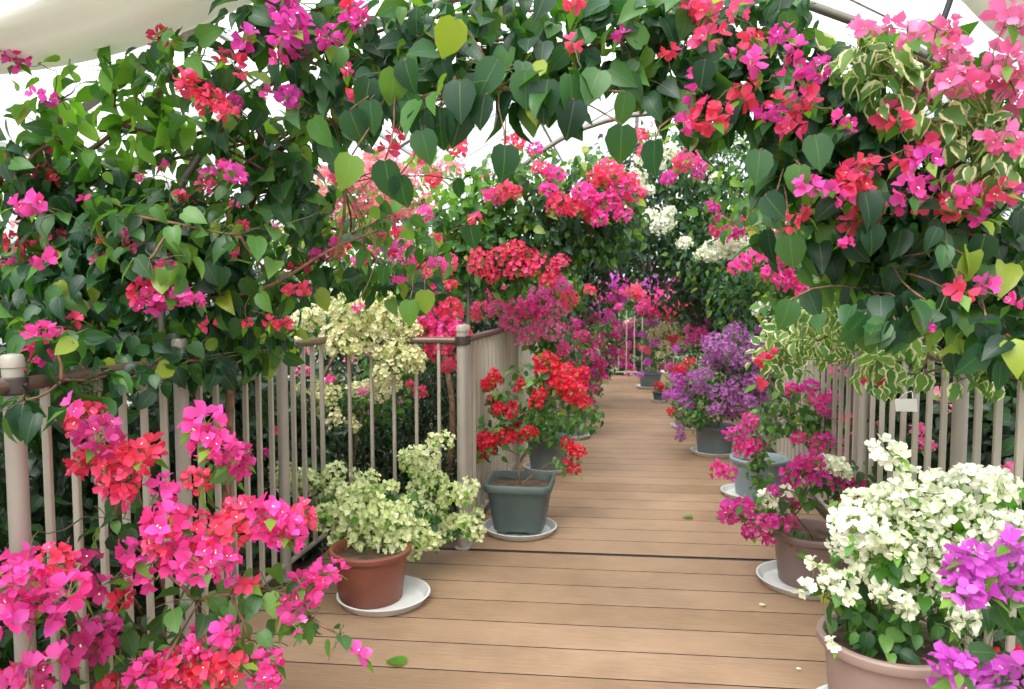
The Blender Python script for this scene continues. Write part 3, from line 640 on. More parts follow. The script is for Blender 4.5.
# ================================================================= VINES
# 1: left wall vine over the railing
V1 = Plant('bougainvillea_vine', 'dark green climbing vine with pink-red blossoms over the left railing', 'vine', (-2.0, 2.9, -.1), stem_r=.015)
Y = 2.5
for b in ((60, 200, 2.5, 90, 60, 2.4), (150, 240, 2.5, 130, 60, 2.6), (60, 290, 2.4, 95, 55, 2.6), (220, 290, 2.7, 110, 55, 2.4), (110, 345, 2.45, 120, 28, 2.2), (235, 340, 2.9, 80, 28, 2.2), (305, 255, 3.0, 50, 40, 1.0), (30, 400, 2.5, 45, 40, 1.5)):
    V1.blob(b[0], b[1], b[2]+.1, b[3], b[4], .2, b[5]*1.15, .088, 'dark')
for b in ((130, 215, 2.3, 70, 35), (240, 235, 2.4, 60, 30), (150, 260, 2.2, 60, 25), (30, 330, 2.2, 25, 20), (90, 380, 2.1, 30, 24), (265, 270, 2.5, 30, 30)):
    V1.blob(b[0], b[1], b[2], b[3], b[4], .1, .7, .085, 'mid')
for b in ((25, 400, 1.75, 40, 26), (80, 385, 2.05, 45, 28), (140, 375, 2.3, 50, 24), (200, 362, 2.55, 50, 22), (250, 350, 2.95, 40, 18), (60, 345, 1.95, 50, 24)): V1.blob(b[0], b[1], b[2], b[3], b[4], .12, 1.5, .085, 'dark')
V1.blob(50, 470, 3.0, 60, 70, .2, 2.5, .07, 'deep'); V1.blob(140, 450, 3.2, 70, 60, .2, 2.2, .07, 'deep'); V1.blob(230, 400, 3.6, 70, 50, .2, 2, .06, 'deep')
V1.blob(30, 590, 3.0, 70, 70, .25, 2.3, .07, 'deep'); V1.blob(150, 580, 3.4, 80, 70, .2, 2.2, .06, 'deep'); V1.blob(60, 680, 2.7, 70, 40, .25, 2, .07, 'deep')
for i in range(26):
    V1.flowers(R.choice(['coral', 'hot', 'rose']), [(R.uniform(0, 380), R.uniform(150, 330), R.uniform(4, 8))], 2.45, .055, True, .15)
V1.flowers(['hot'], [(45, 340, 22), (28, 360, 14), (58, 352, 14), (35, 205, 11), (18, 207, 10), (45, 260, 11)], 2.05, .07)
V1.flowers(['coral', 'hot'], [(155, 285, 18), (170, 295, 18), (150, 303, 15), (165, 275, 16), (140, 290, 13), (195, 300, 10)], 2.25, .06)
V1.flowers(['coral'], [(55, 238, 11), (30, 252, 13), (45, 175, 11), (20, 172, 9), (8, 180, 9), (210, 325, 7), (248, 323, 6), (285, 325, 9), (290, 290, 6), (270, 322, 6), (255, 248, 8), (240, 255, 6), (205, 185, 8), (190, 200, 7), (225, 165, 8), (235, 178, 7), (305, 290, 7), (180, 195, 6), (12, 240, 9), (10, 268, 10)], 2.5, .055)
for y in (1.3, 2.0, 2.7, 3.4):
    for x, z in ((-2.25, .35), (-2.35, .9), (-2.8, .5), (-3.0, 1.2)): V1.blob3((x, y, z), (.35, .45, .4), 1.3, .085, 'deep')
V1.done()
# 2: upper left vine, airy and back-lit
V2 = Plant('bougainvillea_vine', 'airy back-lit green vine with coral blossoms climbing to the roof at top left', 'vine', (-2.1, 3.1, -.1), stem_r=.022)
for b in ((40, 130, 2.5, 60, 35, 1.0, 'mid'), (90, 150, 2.5, 60, 35, 1.0, 'fresh'), (150, 110, 2.5, 55, 45, 1.3, 'fresh'), (110, 70, 2.4, 50, 26, .9, 'fresh'), (170, 75, 2.45, 45, 35, 1.2, 'mid'), (60, 100, 2.5, 60, 30, .8, 'fresh'), (200, 60, 2.3, 40, 40, 1.6, 'dark'), (180, 150, 2.7, 80, 45, 1.1, 'mid'), (250, 120, 2.6, 60, 40, 1.5, 'dark'), (280, 190, 2.7, 70, 45, 1.7, 'dark'), (215, 205, 2.6, 60, 25, 1.5, 'mid'), (15, 170, 2.4, 40, 35, 1.4, 'dark'), (120, 190, 2.7, 80, 25, 1.6, 'mid')):
    V2.blob(b[0], b[1], b[2], b[3], b[4], .16, b[5], .085, b[6])
V2.flowers(['coral'], [(195, 90, 16), (185, 78, 9), (210, 100, 15), (225, 112, 10), (232, 60, 9), (222, 55, 7), (160, 35, 8), (155, 42, 6), (240, 72, 6)], 2.2, .06)
V2.flowers(['hot', 'magenta'], [(15, 60, 13), (35, 95, 9), (50, 100, 7), (5, 52, 10), (270, 95, 9), (290, 96, 11), (232, 104, 10), (235, 175, 8), (226, 166, 6), (208, 173, 7), (240, 180, 6)], 2.25, .06)
V2.done()
# bare brown branches of the arch
mbb = MB()
def br(lst, r, Y): 
    pts = [P(x, y, Y) for x, y in lst]; out = []
    for i in range(len(pts)-1):
        for t in range(4): 
            p0 = pts[max(i-1, 0)]; p1 = pts[i]; p2 = pts[i+1]; p3 = pts[min(i+2, len(pts)-1)]; u = t/4
            out.append(.5*((2*p1)+(p2-p0)*u+(2*p0-5*p1+4*p2-p3)*u*u+(3*p1-p0-3*p2+p3)*u**3))
    out.append(pts[-1]); mbb.tube(out, [r*(1-.5*i/len(out)) for i in range(len(out))], 8)
br([(215, 900), (230, 400), (235, 260), (222, 190), (200, 150), (165, 120)], .02, 2.9); br([(235, 260), (262, 170), (300, 135), (345, 118), (420, 90), (520, 60), (640, 30), (760, 40)], .022, 2.75)
for l in ([(60, 230), (140, 170), (240, 145), (330, 120)], [(150, 150), (230, 140), (290, 160), (320, 210)], [(90, 260), (180, 215), (250, 160), (340, 100)], [(100, 130), (200, 140), (265, 170)], [(40, 300), (120, 240), (200, 165)], [(335, 260), (345, 200), (330, 140)], [(180, 300), (260, 290), (330, 250), (380, 230)]): br(l, .008, 2.65)
for l in ([(420, 45), (520, 40), (640, 55)], [(440, 70), (540, 62), (660, 40)], [(300, 60), (420, 20), (560, 10), (690, 15)]): br(l, .007, 2.45)
tr = empty('old_vine', P(215, 900, 2.9), 'bare brown twisting branches of an old vine crossing under the leaves at upper left', 'vine')
link('stem', mbb.mesh('stem', BARK, True), tr, -P(215, 900, 2.9))
# 3: top centre vine with large hanging leaves
V3 = Plant('bougainvillea_vine', 'vine with large dark hanging leaves across the top centre of the arch', 'vine', (-2.15, 2.75, -.1), stem_r=.02)
V3.used += [P(300, 60, 2.5), P(440, 40, 2.5), P(580, 40, 2.5)]
for b in ((270, 30, 60, 35, 1.8), (330, 70, 60, 50, 2.0), (400, 40, 60, 45, 2.2), (390, 90, 45, 35, 2), (470, 50, 70, 45, 2.2), (550, 60, 60, 45, 2.4), (620, 40, 60, 40, 2.2), (640, 80, 45, 35, 1.6), (335, 125, 45, 35, 1.3), (320, 10, 80, 25, 1.6), (500, 5, 120, 18, 2.2), (650, 10, 60, 25, 2.2)):
    V3.blob(b[0], b[1], 2.35, b[2], b[3], .16, b[4], .09, 'dark')
for b in ((450, 95, 60, 22, 1.1), (555, 95, 50, 28, 1.4), (400, 80, 40, 20, 1), (495, 75, 50, 20, 1.1)): V3.blob(b[0], b[1], 2.05, b[2], b[3], .06, b[4], .105, 'dark', droop=1.4)
def hang(pl, lst, Y, s):
    pos = []; 
    for x, y in lst: pos.append(P(x, y, Y))
    pos = np.array([tuple(p) for p in pos]); k = len(pos)
    T = np.array([0, 0, -1.0])+rng.normal(size=(k, 3))*.22; Nn = np.array([0, -1.0, .25])+rng.normal(size=(k, 3))*.3
    pl.b.append((pos, T, Nn, s*(.85+.3*rng.random(k)), 1.0, .4+rng.random(k), pl.mi('dark'), True))
    for p in pos: 
        a = Vector(p); q = min(pl.used, key=lambda u: (u-a).length); pl.mb.tube(bez(q, a, .04, 5, .04), .0028, 4)
for b in ((350, 235, 3.0, 40, 30, 1.0), (385, 215, 3.0, 30, 30, .8), (400, 285, 3.1, 40, 24, 1.2), (350, 275, 3.1, 50, 22, 1.4), (430, 255, 3.1, 24, 28, .9), (300, 225, 2.9, 40, 40, 1.2), (290, 165, 2.7, 40, 30, 1.3), (320, 100, 2.6, 40, 30, 1.5)):
    V3.blob(b[0], b[1], b[2], b[3], b[4], .16, b[5], .075, 'dark' if b[5] > 1 else 'mid')
for i in range(16): V3.flowers(R.choice(['coral', 'hot']), [(R.uniform(290, 440), R.uniform(200, 300), R.uniform(4, 8))], 2.9, .055, True, .1)
hang(V3, [(410, 300), (425, 290), (395, 165), (455, 180), (502, 160), (385, 265), (365, 250), (470, 225)], 2.7, .085)
hang(V3, [(455, 18), (498, 60), (460, 80), (525, 70), (570, 75), (485, 95), (420, 110), (548, 80), (575, 100), (600, 70), (505, 145), (440, 108), (422, 130), (625, 92), (622, 125), (395, 68), (352, 155), (385, 160), (400, 175), (350, 110), (370, 100), (405, 60)], 2.0, .10)
V3.flowers(['hot', 'magenta'], [(290, 30, 20), (270, 25, 12), (300, 47, 12), (285, 8, 14), (330, 38, 13), (245, 40, 10), (355, 12, 12), (350, 22, 9), (620, 35, 8), (278, 60, 8)], 2.2, .07)
V3.flowers(['coral'], [(355, 92, 8), (572, 43, 8), (575, 3, 8), (670, 52, 7), (348, 70, 6), (395, 135, 7), (388, 148, 8), (350, 4, 8)], 2.15, .06)
V3.done()
# 4: right vine
V4 = Plant('bougainvillea_vine', 'dark-leaved vine laden with coral and pink blossoms over the right railing', 'vine', (1.5, 2.6, -.1), stem_r=.013, rise=(1.46, 2.6, 1.75))
V4.used += [P(860, 250, 2.7), P(760, 60, 2.6)]
for b in ((700, 40, 60, 45, 2.4), (740, 90, 60, 55, 2.4), (800, 90, 60, 50, 2.8), (830, 160, 70, 50, 3), (790, 170, 40, 50, 2.4), (890, 170, 70, 60, 2.8), (850, 230, 90, 45, 2.4), (930, 240, 70, 50, 2.6), (980, 180, 50, 50, 2), (980, 260, 60, 50, 2.4), (690, 100, 50, 35, 1.6), (870, 290, 60, 25, 1.4), (990, 330, 45, 35, 2.2), (960, 130, 50, 40, 1.5), (775, 20, 50, 30, 2.2), (850, 90, 50, 35, 2.2)):
    V4.blob(b[0], b[1], 2.45, b[2], b[3], .17, b[4]*1.1, .09, 'dark')
for b in ((900, 310, 50, 20, 1.2), (870, 320, 50, 18, 1.2), (985, 345, 30, 25, 1.6), (850, 205, 30, 20, .8), (940, 235, 50, 25, .8)): V4.blob(b[0], b[1], 2.15, b[2], b[3], .09, b[4]*1.2, .085, 'dark', droop=1.2, stem=False)
hang(V4, [(760, 150), (765, 195), (800, 165), (815, 135), (790, 235), (925, 300), (948, 290), (985, 315), (1000, 340), (965, 255), (985, 235), (990, 330), (870, 225), (705, 60), (655, 140), (790, 300), (865, 315), (885, 320), (895, 320), (910, 315)], 2.1, .085)
V4.flowers(['coral', 'coral', 'hot'], [(710, 8, 13), (692, 10, 9), (738, 10, 11), (707, 37, 13), (752, 39, 8), (794, 60, 7), (791, 76, 9), (796, 91, 7), (809, 96, 9), (803, 109, 8), (778, 102, 7), (754, 82, 6), (742, 99, 9), (710, 118, 16), (685, 124, 9), (791, 129, 12), (730, 54, 5), (888, 114, 9), (900, 121, 8), (929, 128, 8), (927, 143, 8), (905, 160, 9), (895, 205, 9), (850, 171, 11), (868, 168, 11), (855, 185, 13), (831, 190, 8), (846, 201, 9), (809, 186, 12), (804, 213, 7), (866, 215, 12), (853, 222, 9), (873, 208, 9), (791, 223, 7), (996, 195, 14), (977, 205, 11), (1006, 190, 12), (952, 210, 8), (945, 202, 7), (979, 218, 9), (970, 195, 8), (960, 290, 9), (984, 285, 9), (1014, 302, 7), (845, 243, 6), (860, 180, 9), (920, 205, 7)], 2.15, .062)
V4.flowers(['magenta', 'hot'], [(781, 35, 11), (797, 47, 10), (752, 62, 10), (818, 70, 12), (695, 97, 9), (771, 114, 11), (841, 118, 6), (851, 126, 6), (927, 160, 11), (912, 190, 14), (696, 75, 7), (838, 124, 5), (929, 327, 5), (940, 180, 8)], 2.1, .062)
V4.done()
# 5: light pink top right
V5 = Plant('bougainvillea_vine', 'light pink blossoms of a vine against the roof at top right', 'vine', (1.9, 2.3, -.1), stem_r=.018)
V5.used += [P(1000, 160, 2.35)]
for b in ((1000, 100, 40, 40, 1.0), (940, 70, 40, 30, .8), (880, 45, 40, 18, .9), (1020, 160, 30, 30, 1.2)): V5.blob(b[0], b[1], 2.35, b[2], b[3], .1, b[4], .07, 'fresh')
V5.flowers(['rose'], [(866, 27, 10), (892, 25, 7), (915, 35, 11), (947, 28, 11), (955, 44, 8), (944, 52, 8), (955, 62, 13), (954, 84, 14), (930, 82, 9), (925, 95, 8), (1006, 60, 14), (992, 80, 16), (1016, 84, 14), (1006, 15, 10), (1018, 22, 12), (975, 82, 10), (1000, 138, 11), (1019, 144, 9), (985, 138, 7), (1020, 100, 10), (965, 72, 8)], 2.1, .066)
V5.done()
# 6: variegated vine
V6 = Plant('variegated_vine', 'vine with cream-edged green leaves winding through the top right arch', 'vine', (1.75, 2.1, -.1), stem_r=.014)
V6.used += [P(960, 220, 2.3)]
for b in ((880, 60, 50, 24, 1.8), (905, 85, 50, 22, 1.8), (950, 120, 40, 30, 1.8), (985, 170, 40, 40, 1.6), (1000, 120, 30, 30, 1.2), (860, 50, 30, 18, 1.2)): V6.blob(b[0], b[1], 2.2, b[2], b[3], .07, b[4]*.75, .066, 'varieg')
V6.done()
V7 = Plant('variegated_vine', 'cream-edged green foliage trailing over the right railing beside the white tag', 'vine', (1.42, 3.3, -.1), stem_r=.009, rise=(1.38, 3.3, 1.2))
V7.used += [P(860, 320, 3.2)]
for b in ((850, 310, 3.1, 60, 25, 1.5), (820, 340, 3.3, 40, 24, 1.8), (780, 360, 3.6, 30, 22, 1.3), (900, 350, 2.9, 40, 25, 1.2), (888, 372, 2.75, 30, 20, 1.6), (920, 375, 2.7, 18, 14, 1.2), (880, 270, 3.0, 60, 24, 1.3), (940, 330, 2.7, 40, 22, .9), (985, 375, 2.5, 35, 14, 1.2), (800, 330, 3.5, 40, 20, 1.6)):
    V7.blob(b[0], b[1], b[2], b[3], b[4], .1, b[5], .06, 'varieg')
V7.flowers(['coral'], [(873, 304, 8), (878, 361, 8), (863, 378, 5), (878, 381, 5), (763, 360, 6), (760, 383, 6), (775, 352, 4)], 2.9, .055)
V7.flowers(['white'], [(881, 280, 14), (892, 270, 10), (881, 344, 15), (870, 338, 10), (893, 348, 9), (860, 285, 8), (905, 290, 9)], 3.3, .05)
V7.done()
# 8: mid vine centre-left beyond the corner
V8 = Plant('bougainvillea_vine', 'small-leaved vine with coral blossoms in the middle distance beyond the corner', 'vine', (-1.3, 4.9, -.1), stem_r=.018, rise=(-1.25, 4.9, 1.6))
Y = 4.9
for b in ((465, 205, 50, 38, .9, 'fresh'), (470, 240, 60, 40, 1.6, 'mid'), (520, 190, 60, 45, 1.3, 'mid'), (430, 290, 45, 35, 1.8, 'mid'), (500, 260, 50, 40, 1.8, 'mid'), (560, 230, 50, 45, 1.8, 'dark'), (590, 190, 45, 40, 1.4, 'mid'), (400, 250, 50, 30, .5, 'fresh'), (380, 280, 60, 30, 1.6, 'dark'), (430, 165, 30, 20, .3, 'fresh'), (610, 225, 40, 40, 1.8, 'dark')): V8.blob(b[0], b[1], Y, b[2], b[3], .22, b[4]*1.3, .068, b[5])
V8.flowers(['hot', 'coral'], [(459, 143, 10), (457, 150, 8), (421, 155, 9), (434, 180, 10), (514, 143, 9), (535, 150, 7), (540, 168, 8), (554, 175, 9), (493, 197, 10), (505, 190, 9), (515, 192, 7), (560, 205, 13), (585, 195, 12), (575, 208, 11), (548, 190, 9), (610, 170, 13), (600, 180, 12), (620, 190, 15), (605, 205, 13), (622, 215, 10), (600, 220, 9), (425, 215, 9), (475, 218, 6), (472, 230, 5), (630, 180, 8), (636, 195, 9), (590, 215, 7)], Y-.3, .06)
V8.flowers(['coral'], [(480, 262, 14), (500, 258, 13), (520, 270, 15), (545, 268, 14), (560, 262, 9), (515, 250, 10), (532, 258, 10), (492, 275, 9), (590, 290, 6), (548, 280, 9)], Y-.2, .055)
V8.flowers(['hot', 'coral'], [(430, 280, 13), (425, 290, 11), (440, 270, 9), (450, 262, 8), (435, 320, 16), (450, 330, 17), (425, 332, 13), (440, 345, 13), (460, 335, 12), (450, 310, 12), (410, 262, 9), (357, 262, 8), (395, 258, 6), (405, 248, 9), (372, 250, 6), (345, 245, 7), (420, 268, 8), (452, 285, 8), (430, 352, 9), (340, 252, 6)], 4.15, .055)
V8.flowers(['coral'], [(447, 367, 8), (454, 362, 6), (411, 385, 6), (420, 392, 6)], 4.4, .05)
V8.done()
# 9: back-lit blush flowers
V9 = Plant('bougainvillea_vine', 'pale blush-pink bougainvillea glowing against the bright glass beyond the left railing', 'vine', (-2.6, 5.6, -.1), stem_r=.02, fine=False)
for b in ((370, 200, 60, 40, .5), (420, 220, 50, 40, .6), (320, 230, 60, 40, .8), (340, 170, 50, 30, .35)): V9.blob(b[0], b[1], 5.6, b[2], b[3], .3, b[4], .07, 'fresh')
V9.flowers(['blush', 'blush', 'rose'], [(340, 175, 12), (355, 165, 10), (350, 190, 14), (370, 180, 12), (365, 205, 14), (385, 195, 12), (400, 210, 13), (380, 225, 12), (345, 215, 12), (330, 200, 10), (410, 185, 10), (395, 170, 8), (320, 225, 10), (360, 235, 11), (420, 170, 9), (405, 235, 10), (430, 200, 9), (300, 240, 9), (310, 190, 8), (340, 160, 8), (375, 160, 7), (445, 165, 9), (480, 175, 8), (330, 240, 9), (20, 225, 8), (270, 230, 8), (100, 250, 7)], 5.4, .065)
for i in range(26): V9.flowers('blush', [(R.gauss(370, 38), R.gauss(195, 28), R.uniform(8, 14))], 5.3, .065, True, .25)
V9.done()
# 10: cream bougainvillea behind the left railing
W1 = Plant('bougainvillea_shrub', 'cream-white bougainvillea shrub growing up behind the left corner railing', 'shrub', (-1.95, 4.75, -.1), stem_r=.016)
for b in ((350, 320, 60, 30), (390, 350, 40, 40), (310, 330, 40, 24), (320, 400, 45, 28), (380, 395, 35, 30), (290, 400, 25, 24)): W1.blob(b[0], b[1], 4.65, b[2], b[3], .15, 1.2, .05, 'mid')
W1.flowers('cream', [(x, y, r*1.15, 4.45 if y > 380 or x < 320 else 3.99) for x, y, r in [(343, 301, 12), (366, 298, 13), (362, 310, 13), (380, 308, 14), (390, 320, 14), (404, 322, 12), (305, 322, 13), (313, 316, 10), (331, 334, 10), (343, 338, 12), (385, 338, 12), (413, 331, 8), (397, 350, 13), (413, 357, 10), (416, 366, 9), (390, 371, 13), (385, 380, 10), (392, 385, 9), (366, 390, 12), (380, 395, 9), (357, 388, 8), (289, 387, 12), (301, 390, 12), (320, 392, 12), (333, 394, 9), (296, 345, 8), (287, 355, 6), (299, 414, 11), (296, 426, 9), (329, 414, 11), (317, 405, 11), (334, 421, 8), (352, 426, 8), (287, 245, 10), (296, 250, 8), (312, 256, 8), (375, 322, 11), (355, 325, 9), (345, 318, 10), (404, 338, 9), (330, 310, 9), (345, 335, 11), (360, 350, 10), (318, 345, 9), (378, 345, 12), (370, 335, 9), (280, 238, 7), (350, 345, 10), (370, 340, 10), (335, 348, 8), (386, 352, 9), (400, 345, 8)]], 4.45, .05)
W1.flowers(['rose', 'hot'], [(352, 341, 6), (373, 345, 5), (304, 371, 7), (345, 330, 6), (360, 330, 5), (364, 392, 4), (330, 380, 5), (372, 352, 5), (370, 330, 5)], 4.35, .05)
W1.done()
# 11: beds beyond the railings
def shrub(label, root, blobs, flowers, kind='deep', leaf=.06, width=1, cov=2.2, full=True, fine=False, droop=.4, name='shrub'):
    p = Plant(name, label, 'shrub', root, stem_r=.014, fine=fine)
    for b in blobs: p.blob(b[0], b[1], b[2], b[3], b[4], .22, cov, leaf, kind, full, droop, width)
    for cols, lst, fs in flowers: p.flowers(cols, lst, None, fs, False)
    p.done(); return p
shrub('narrow-leaved dark shrub behind the crossing railing', (-1.6, 5.2, -.1), [(420, 430, 5.2, 60, 50), (440, 480, 5.0, 50, 45), (390, 480, 5.1, 50, 40), (350, 440, 5.2, 50, 50), (440, 390, 5.4, 40, 40)], [(['coral', 'rose'], [(400, 400, 6, 5), (352, 405, 6, 5), (363, 410, 5, 5)], .045)], leaf=.06, width=.45, cov=3.2)
shrub('dark shrub with scattered red blossoms behind the left railing', (-2.4, 4.2, -.1), [(250, 400, 4.2, 70, 45), (230, 470, 4.0, 70, 60), (300, 450, 4.4, 60, 60), (280, 530, 4.0, 60, 40), (180, 420, 3.9, 60, 50)], [(['coral', 'hot'], [(243, 425, 9, 3.8), (238, 440, 7, 3.8), (265, 455, 6, 3.9), (225, 380, 6, 3.9), (280, 430, 6, 4), (165, 470, 7, 3.6)], .05)], leaf=.06, cov=2.6)
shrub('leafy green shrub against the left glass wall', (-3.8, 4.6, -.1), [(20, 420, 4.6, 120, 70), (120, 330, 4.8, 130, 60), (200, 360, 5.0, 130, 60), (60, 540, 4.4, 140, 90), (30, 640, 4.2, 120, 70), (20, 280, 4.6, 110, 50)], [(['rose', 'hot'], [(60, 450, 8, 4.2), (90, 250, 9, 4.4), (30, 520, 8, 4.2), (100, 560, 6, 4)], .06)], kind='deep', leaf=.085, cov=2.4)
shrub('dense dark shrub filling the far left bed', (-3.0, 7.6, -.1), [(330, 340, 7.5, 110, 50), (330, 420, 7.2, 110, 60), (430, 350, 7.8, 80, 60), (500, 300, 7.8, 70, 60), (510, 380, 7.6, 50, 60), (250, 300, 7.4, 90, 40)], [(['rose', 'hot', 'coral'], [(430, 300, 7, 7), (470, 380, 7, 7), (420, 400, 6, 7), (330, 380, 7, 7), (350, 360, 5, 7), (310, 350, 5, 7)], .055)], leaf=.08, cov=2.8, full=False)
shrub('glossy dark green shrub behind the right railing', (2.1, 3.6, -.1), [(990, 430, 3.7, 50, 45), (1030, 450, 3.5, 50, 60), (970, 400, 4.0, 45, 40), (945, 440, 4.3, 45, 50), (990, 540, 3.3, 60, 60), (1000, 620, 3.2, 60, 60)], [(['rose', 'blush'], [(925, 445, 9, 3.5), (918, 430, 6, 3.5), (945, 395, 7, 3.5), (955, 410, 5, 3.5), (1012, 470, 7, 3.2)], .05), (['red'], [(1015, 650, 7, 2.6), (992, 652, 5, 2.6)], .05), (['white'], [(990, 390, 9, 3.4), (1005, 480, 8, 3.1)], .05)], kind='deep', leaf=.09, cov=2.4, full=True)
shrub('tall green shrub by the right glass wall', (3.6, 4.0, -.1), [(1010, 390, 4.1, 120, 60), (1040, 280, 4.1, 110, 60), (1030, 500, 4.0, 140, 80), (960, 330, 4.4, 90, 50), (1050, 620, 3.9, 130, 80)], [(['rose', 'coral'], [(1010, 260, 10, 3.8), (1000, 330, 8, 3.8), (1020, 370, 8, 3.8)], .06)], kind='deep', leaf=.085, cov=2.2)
shrub('coral-flowered shrub showing between the bars of the right railing', (1.9, 5.6, -.1), [(880, 430, 5.4, 35, 50), (865, 400, 5.8, 35, 40), (905, 380, 5.2, 35, 40), (845, 380, 6.4, 30, 40), (885, 480, 5.2, 35, 40)], [(['coral', 'rose'], [(848, 420, 9, 4.9), (852, 440, 9, 4.9), (846, 455, 8, 4.9), (862, 400, 6, 4.9), (848, 470, 7, 4.9), (838, 372, 7, 5), (880, 420, 5, 4.7)], .05)], leaf=.07, cov=2.2)
# 12: dark canopy on the far arches
FV = Plant('bougainvillea_vine', 'dense dark green vine roofing the far arches above the walkway', 'vine', (1.5, 7.6, -.1), stem_r=.02, fine=False, rise=(1.45, 7.6, 2.0))
for b in ((650, 215, 8.0, 70, 55, 2.2), (700, 190, 7.6, 70, 50, 2.2), (740, 240, 7.4, 70, 60, 2.4), (770, 300, 7.0, 60, 50, 2.6), (700, 270, 8.4, 60, 50, 2.6), (600, 240, 8.6, 60, 50, 2.6), (560, 290, 8.6, 50, 50, 2.6), (640, 160, 7.8, 60, 35, 1.4), (730, 310, 8.6, 50, 45, 2.6), (800, 270, 6.6, 60, 60, 2.4), (570, 250, 9, 50, 50, 2.2), (720, 150, 7.2, 70, 35, 1.5), (810, 330, 7, 50, 30, 2)):
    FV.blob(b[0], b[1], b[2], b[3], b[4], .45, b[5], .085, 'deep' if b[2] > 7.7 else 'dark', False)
FV.flowers(['hot', 'magenta', 'coral'], [(690, 158, 10), (669, 178, 9), (681, 165, 8), (642, 135, 7), (643, 152, 7), (658, 122, 5), (703, 165, 7), (697, 175, 7), (713, 207, 9), (727, 231, 12), (738, 232, 9), (745, 212, 9), (755, 210, 9), (717, 230, 9), (720, 222, 8), (592, 238, 5), (607, 234, 4), (748, 225, 7)], 6.2, .07, False)
FV.flowers('white', [(663, 224, 12), (668, 212, 7), (685, 243, 8), (717, 250, 16), (736, 245, 13), (705, 255, 9), (683, 243, 7), (724, 250, 14), (740, 247, 13), (670, 152, 9), (637, 177, 11), (647, 190, 8), (764, 309, 11), (660, 165, 6), (716, 178, 7), (755, 245, 9), (560, 170, 7), (572, 160, 7), (560, 185, 7), (650, 215, 7), (770, 180, 8), (640, 160, 6)], 6.4, .06, False)
FV.done()
# 13: right mid pinks
V10 = Plant('bougainvillea_vine', 'vine with bright pink blossoms leaning in above the purple plant', 'vine', (1.42, 4.6, -.1), stem_r=.014, rise=(1.4, 4.6, 1.7))
for b in ((790, 260, 45, 30, 1.4), (820, 280, 45, 35, 1.8), (800, 310, 40, 30, 1.8), (850, 250, 50, 35, 1.6), (770, 270, 24, 16, .7), (760, 200, 60, 40, .8)): V10.blob(b[0], b[1], 4.3, b[2], b[3], .2, b[4], .065, 'mid')
V10.flowers(['hot'], [(776, 250, 13), (784, 245, 10), (781, 267, 10), (744, 264, 9), (753, 258, 7), (771, 275, 9), (787, 280, 9), (806, 295, 10), (803, 285, 8), (814, 258, 8), (803, 250, 8), (828, 240, 9), (838, 236, 7), (826, 279, 6), (790, 255, 9), (735, 268, 6)], 3.9, .06)
V10.flowers(['coral'], [(783, 230, 7), (792, 215, 7), (820, 232, 7), (842, 250, 5), (910, 255, 6), (900, 268, 5), (870, 260, 5), (855, 262, 5)], 3.7, .055)
V10.done()
# 14: masses of blossom at the far end
def farplant(label, root, blobs, cols, lst, extra, Y, fs=.05):
    p = Plant('bougainvillea_shrub', label, 'shrub', root, stem_r=.012, fine=False)
    for b in blobs: p.blob(b[0], b[1], Y+.2, b[2], b[3], .35, 2.4, .07, 'dark', False)
    p.flowers(cols, lst, Y-.2, fs, False)
    for i in range(int(extra*1.6)):
        b = R.choice(blobs); a = R.uniform(0, 6.28); q = R.uniform(.2, 1.0); p.flowers(cols, [(b[0]+b[2]*q*math.cos(a), b[1]+b[3]*q*math.sin(a), R.uniform(3, 6))], Y-.1, fs, False, .3)
    p.done()
farplant('shrub of bright magenta blossoms arching over the far end of the walkway', (-.9, 12.4, 0), [(615, 292, 24, 18), (650, 290, 30, 18), (600, 310, 22, 18)], ['magenta', 'violet', 'hot'], [(614, 282, 13), (621, 285, 10), (652, 284, 10), (661, 289, 9), (678, 282, 7), (649, 266, 5), (627, 300, 5), (596, 291, 7), (605, 296, 8), (640, 300, 7), (650, 298, 8)], 16, 11.6, .07)
farplant('shrub of salmon-pink blossoms hanging over the far end', (1.45, 12.0, 0), [(660, 305, 28, 14), (680, 312, 18, 16), (640, 305, 18, 10)], ['coral', 'rose', 'hot'], [(633, 291, 9), (663, 300, 13), (647, 307, 11), (668, 312, 10), (684, 310, 8), (655, 313, 7), (684, 322, 7), (693, 300, 6)], 12, 11.0, .065)
farplant('crimson-flowered bougainvillea lining the far left side of the walkway', (-1.2, 9.6, 0), [(585, 330, 22, 24), (600, 360, 16, 24), (575, 360, 20, 28), (610, 335, 14, 20)], ['crimson', 'magenta', 'crimson'], [(589, 317, 9), (605, 317, 8), (596, 340, 8), (610, 350, 7), (600, 372, 6)], 26, 9.6, .055)
farplant('dark crimson bougainvillea closing the view at the end of the walkway', (.2, 13.8, 0), [(630, 345, 26, 28), (625, 370, 22, 16), (660, 350, 26, 28), (640, 325, 34, 16)], ['crimson', 'crimson', 'magenta', 'white'], [(626, 345, 6), (624, 356, 6), (632, 368, 5)], 26, 13.7, .06)
farplant('magenta and pink shrub on the far right behind the purple plant', (1.55, 9.2, 0), [(700, 335, 20, 18), (715, 325, 24, 18), (690, 320, 18, 14)], ['crimson', 'rose', 'magenta'], [(705, 335, 8), (712, 330, 6), (690, 330, 6)], 12, 9.0, .055)
bk = Plant('hedge', 'dark green hedge wall behind everything at the far end', 'hedge', (0, 15.2, -.1), stem_r=.03, fine=False)
for x, z in ((-3.6, 1), (-2.4, .9), (-1.2, 1.1), (0, .9), (1.2, 1.1), (2.4, .9), (3.6, 1), (-3, 2.2), (-1.4, 2.5), (0, 2.6), (1.4, 2.6), (2.9, 2.2)): bk.blob3((x, 15.2, min(z, 2.3, rz(abs(x)+.9)-1.05)), (.9, .5, .9), 3.4, .13, 'deep', False)
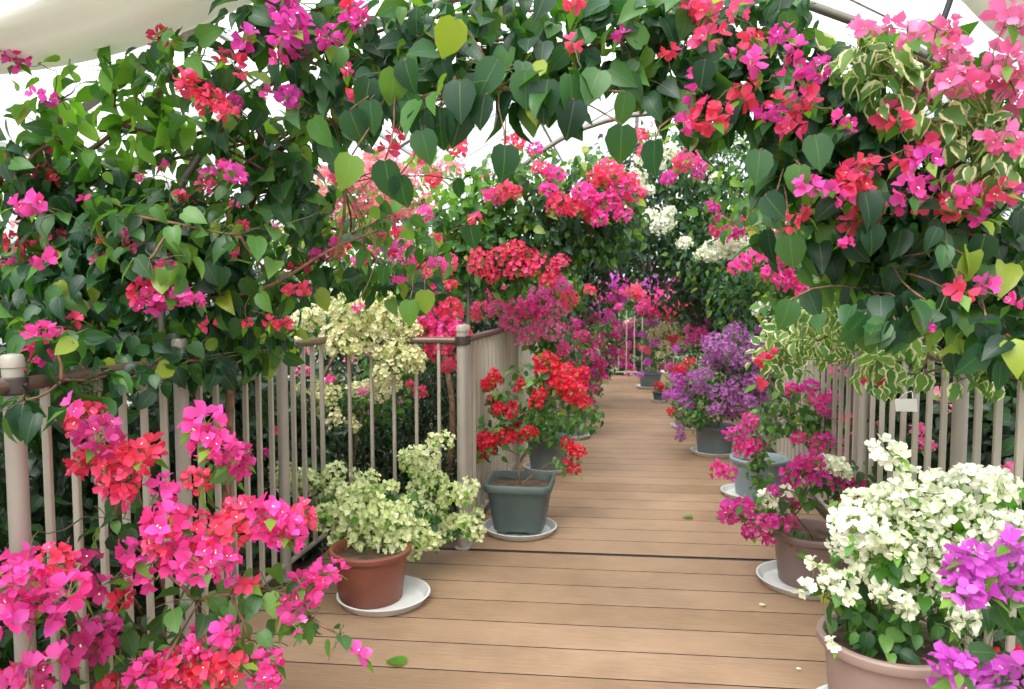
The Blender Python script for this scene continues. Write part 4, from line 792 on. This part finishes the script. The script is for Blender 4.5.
bk.done()
# right and left beds further back
for i, (x, y, lb) in enumerate(((2.4, 7.0, 'dark leafy shrub in the right bed beyond the coral-flowered shrub'), (2.4, 10.2, 'dark leafy shrub at the far end of the right bed'), (-2.4, 10.6, 'dark leafy shrub at the far end of the left bed'))):
    p = Plant('shrub', lb, 'shrub', (x, y, -.1), stem_r=.02, fine=False)
    for dx, dy, z in ((-.3, -.6, .7), (.4, .2, .8), (-.3, .7, .8), (0, 0, 1.6), (.1, -.7, 1.8), (0, .8, 1.8)): p.blob3((x+dx, y+dy, z), (.75, .8, .7), 2, .10, 'deep', False)
    for k in range(16): p.flower3(R.choice(['rose', 'coral', 'magenta']), Vector((x+R.uniform(-.8, .8), y+R.uniform(-1.2, 1.0), R.uniform(.6, 2.3))), .07, .06, False)
    p.done()
# ---- fallen leaves and petals
LT = leaf_mesh
def fallen(px, py, size, kind, rot, label, name='fallen_leaf', pet=None):
    p = G(px, py, .006); a = rot
    T = np.array([[math.cos(a), math.sin(a), .08]]); Nn = np.array([[0, 0, 1.0]])
    me = leaf_mesh(name, [(np.array([[0, 0, .004]]), T, Nn, np.array([size]), 1.0, np.array([.6]), 0, True)], [pet or LEAF[kind]])
    o = link(name, me, None, p); tag(o, label, 'leaf' if pet is None else 'petal')
fallen(405, 664, .085, 'fresh', 2.9, 'fresh green leaf lying on the deck near the lower centre')
fallen(693, 518, .07, 'fresh', 3.1, 'olive green leaf lying on the deck right of the middle')
fallen(760, 606, .035, None, .5, 'single cream petal on the deck beside the mauve-brown pot', 'fallen_petal', PET['green'])
fallen(797, 670, .02, None, .5, 'tiny white petal on the deck left of the big mauve pot', 'fallen_petal', PET['white'])
# ================================================================= LIGHT
w = bpy.data.worlds.new('world'); SC.world = w; w.use_nodes = True; nt = w.node_tree; nt.nodes.clear()
out = nt.nodes.new('ShaderNodeOutputWorld'); bg = nt.nodes.new('ShaderNodeBackground')
tc = nt.nodes.new('ShaderNodeTexCoord'); sx = nt.nodes.new('ShaderNodeSeparateXYZ'); nt.links.new(tc.outputs['Generated'], sx.inputs[0])
r = nt.nodes.new('ShaderNodeValToRGB'); r.color_ramp.elements[0].position = .47; r.color_ramp.elements[0].color = (.26, .27, .25, 1); r.color_ramp.elements[1].position = .68; r.color_ramp.elements[1].color = (.97, .98, .98, 1)
mp = nt.nodes.new('ShaderNodeMath'); mp.operation = 'MULTIPLY_ADD'; mp.inputs[1].default_value = .5; mp.inputs[2].default_value = .5
nt.links.new(sx.outputs[2], mp.inputs[0]); nt.links.new(mp.outputs[0], r.inputs[0]); nt.links.new(r.outputs[0], bg.inputs[0]); bg.inputs[1].default_value = 1.6
nt.links.new(bg.outputs[0], out.inputs[0])
sd = bpy.data.lights.new('sun', 'SUN'); sd.energy = 2.6; sd.angle = math.radians(35); sd.color = (1, .97, .92)
so = bpy.data.objects.new('sun', sd); COL.objects.link(so); so.rotation_euler = (math.radians(38), math.radians(-12), 0)
SC.view_settings.view_transform = 'Standard'; SC.view_settings.look = 'None'; SC.view_settings.gamma = 1; SC.view_settings.exposure = .95
SC.view_settings.use_curve_mapping = False
SC.cycles.use_denoising = True; SC.cycles.max_bounces = 10; SC.cycles.transparent_max_bounces = 16; SC.cycles.diffuse_bounces = 5; SC.cycles.transmission_bounces = 6
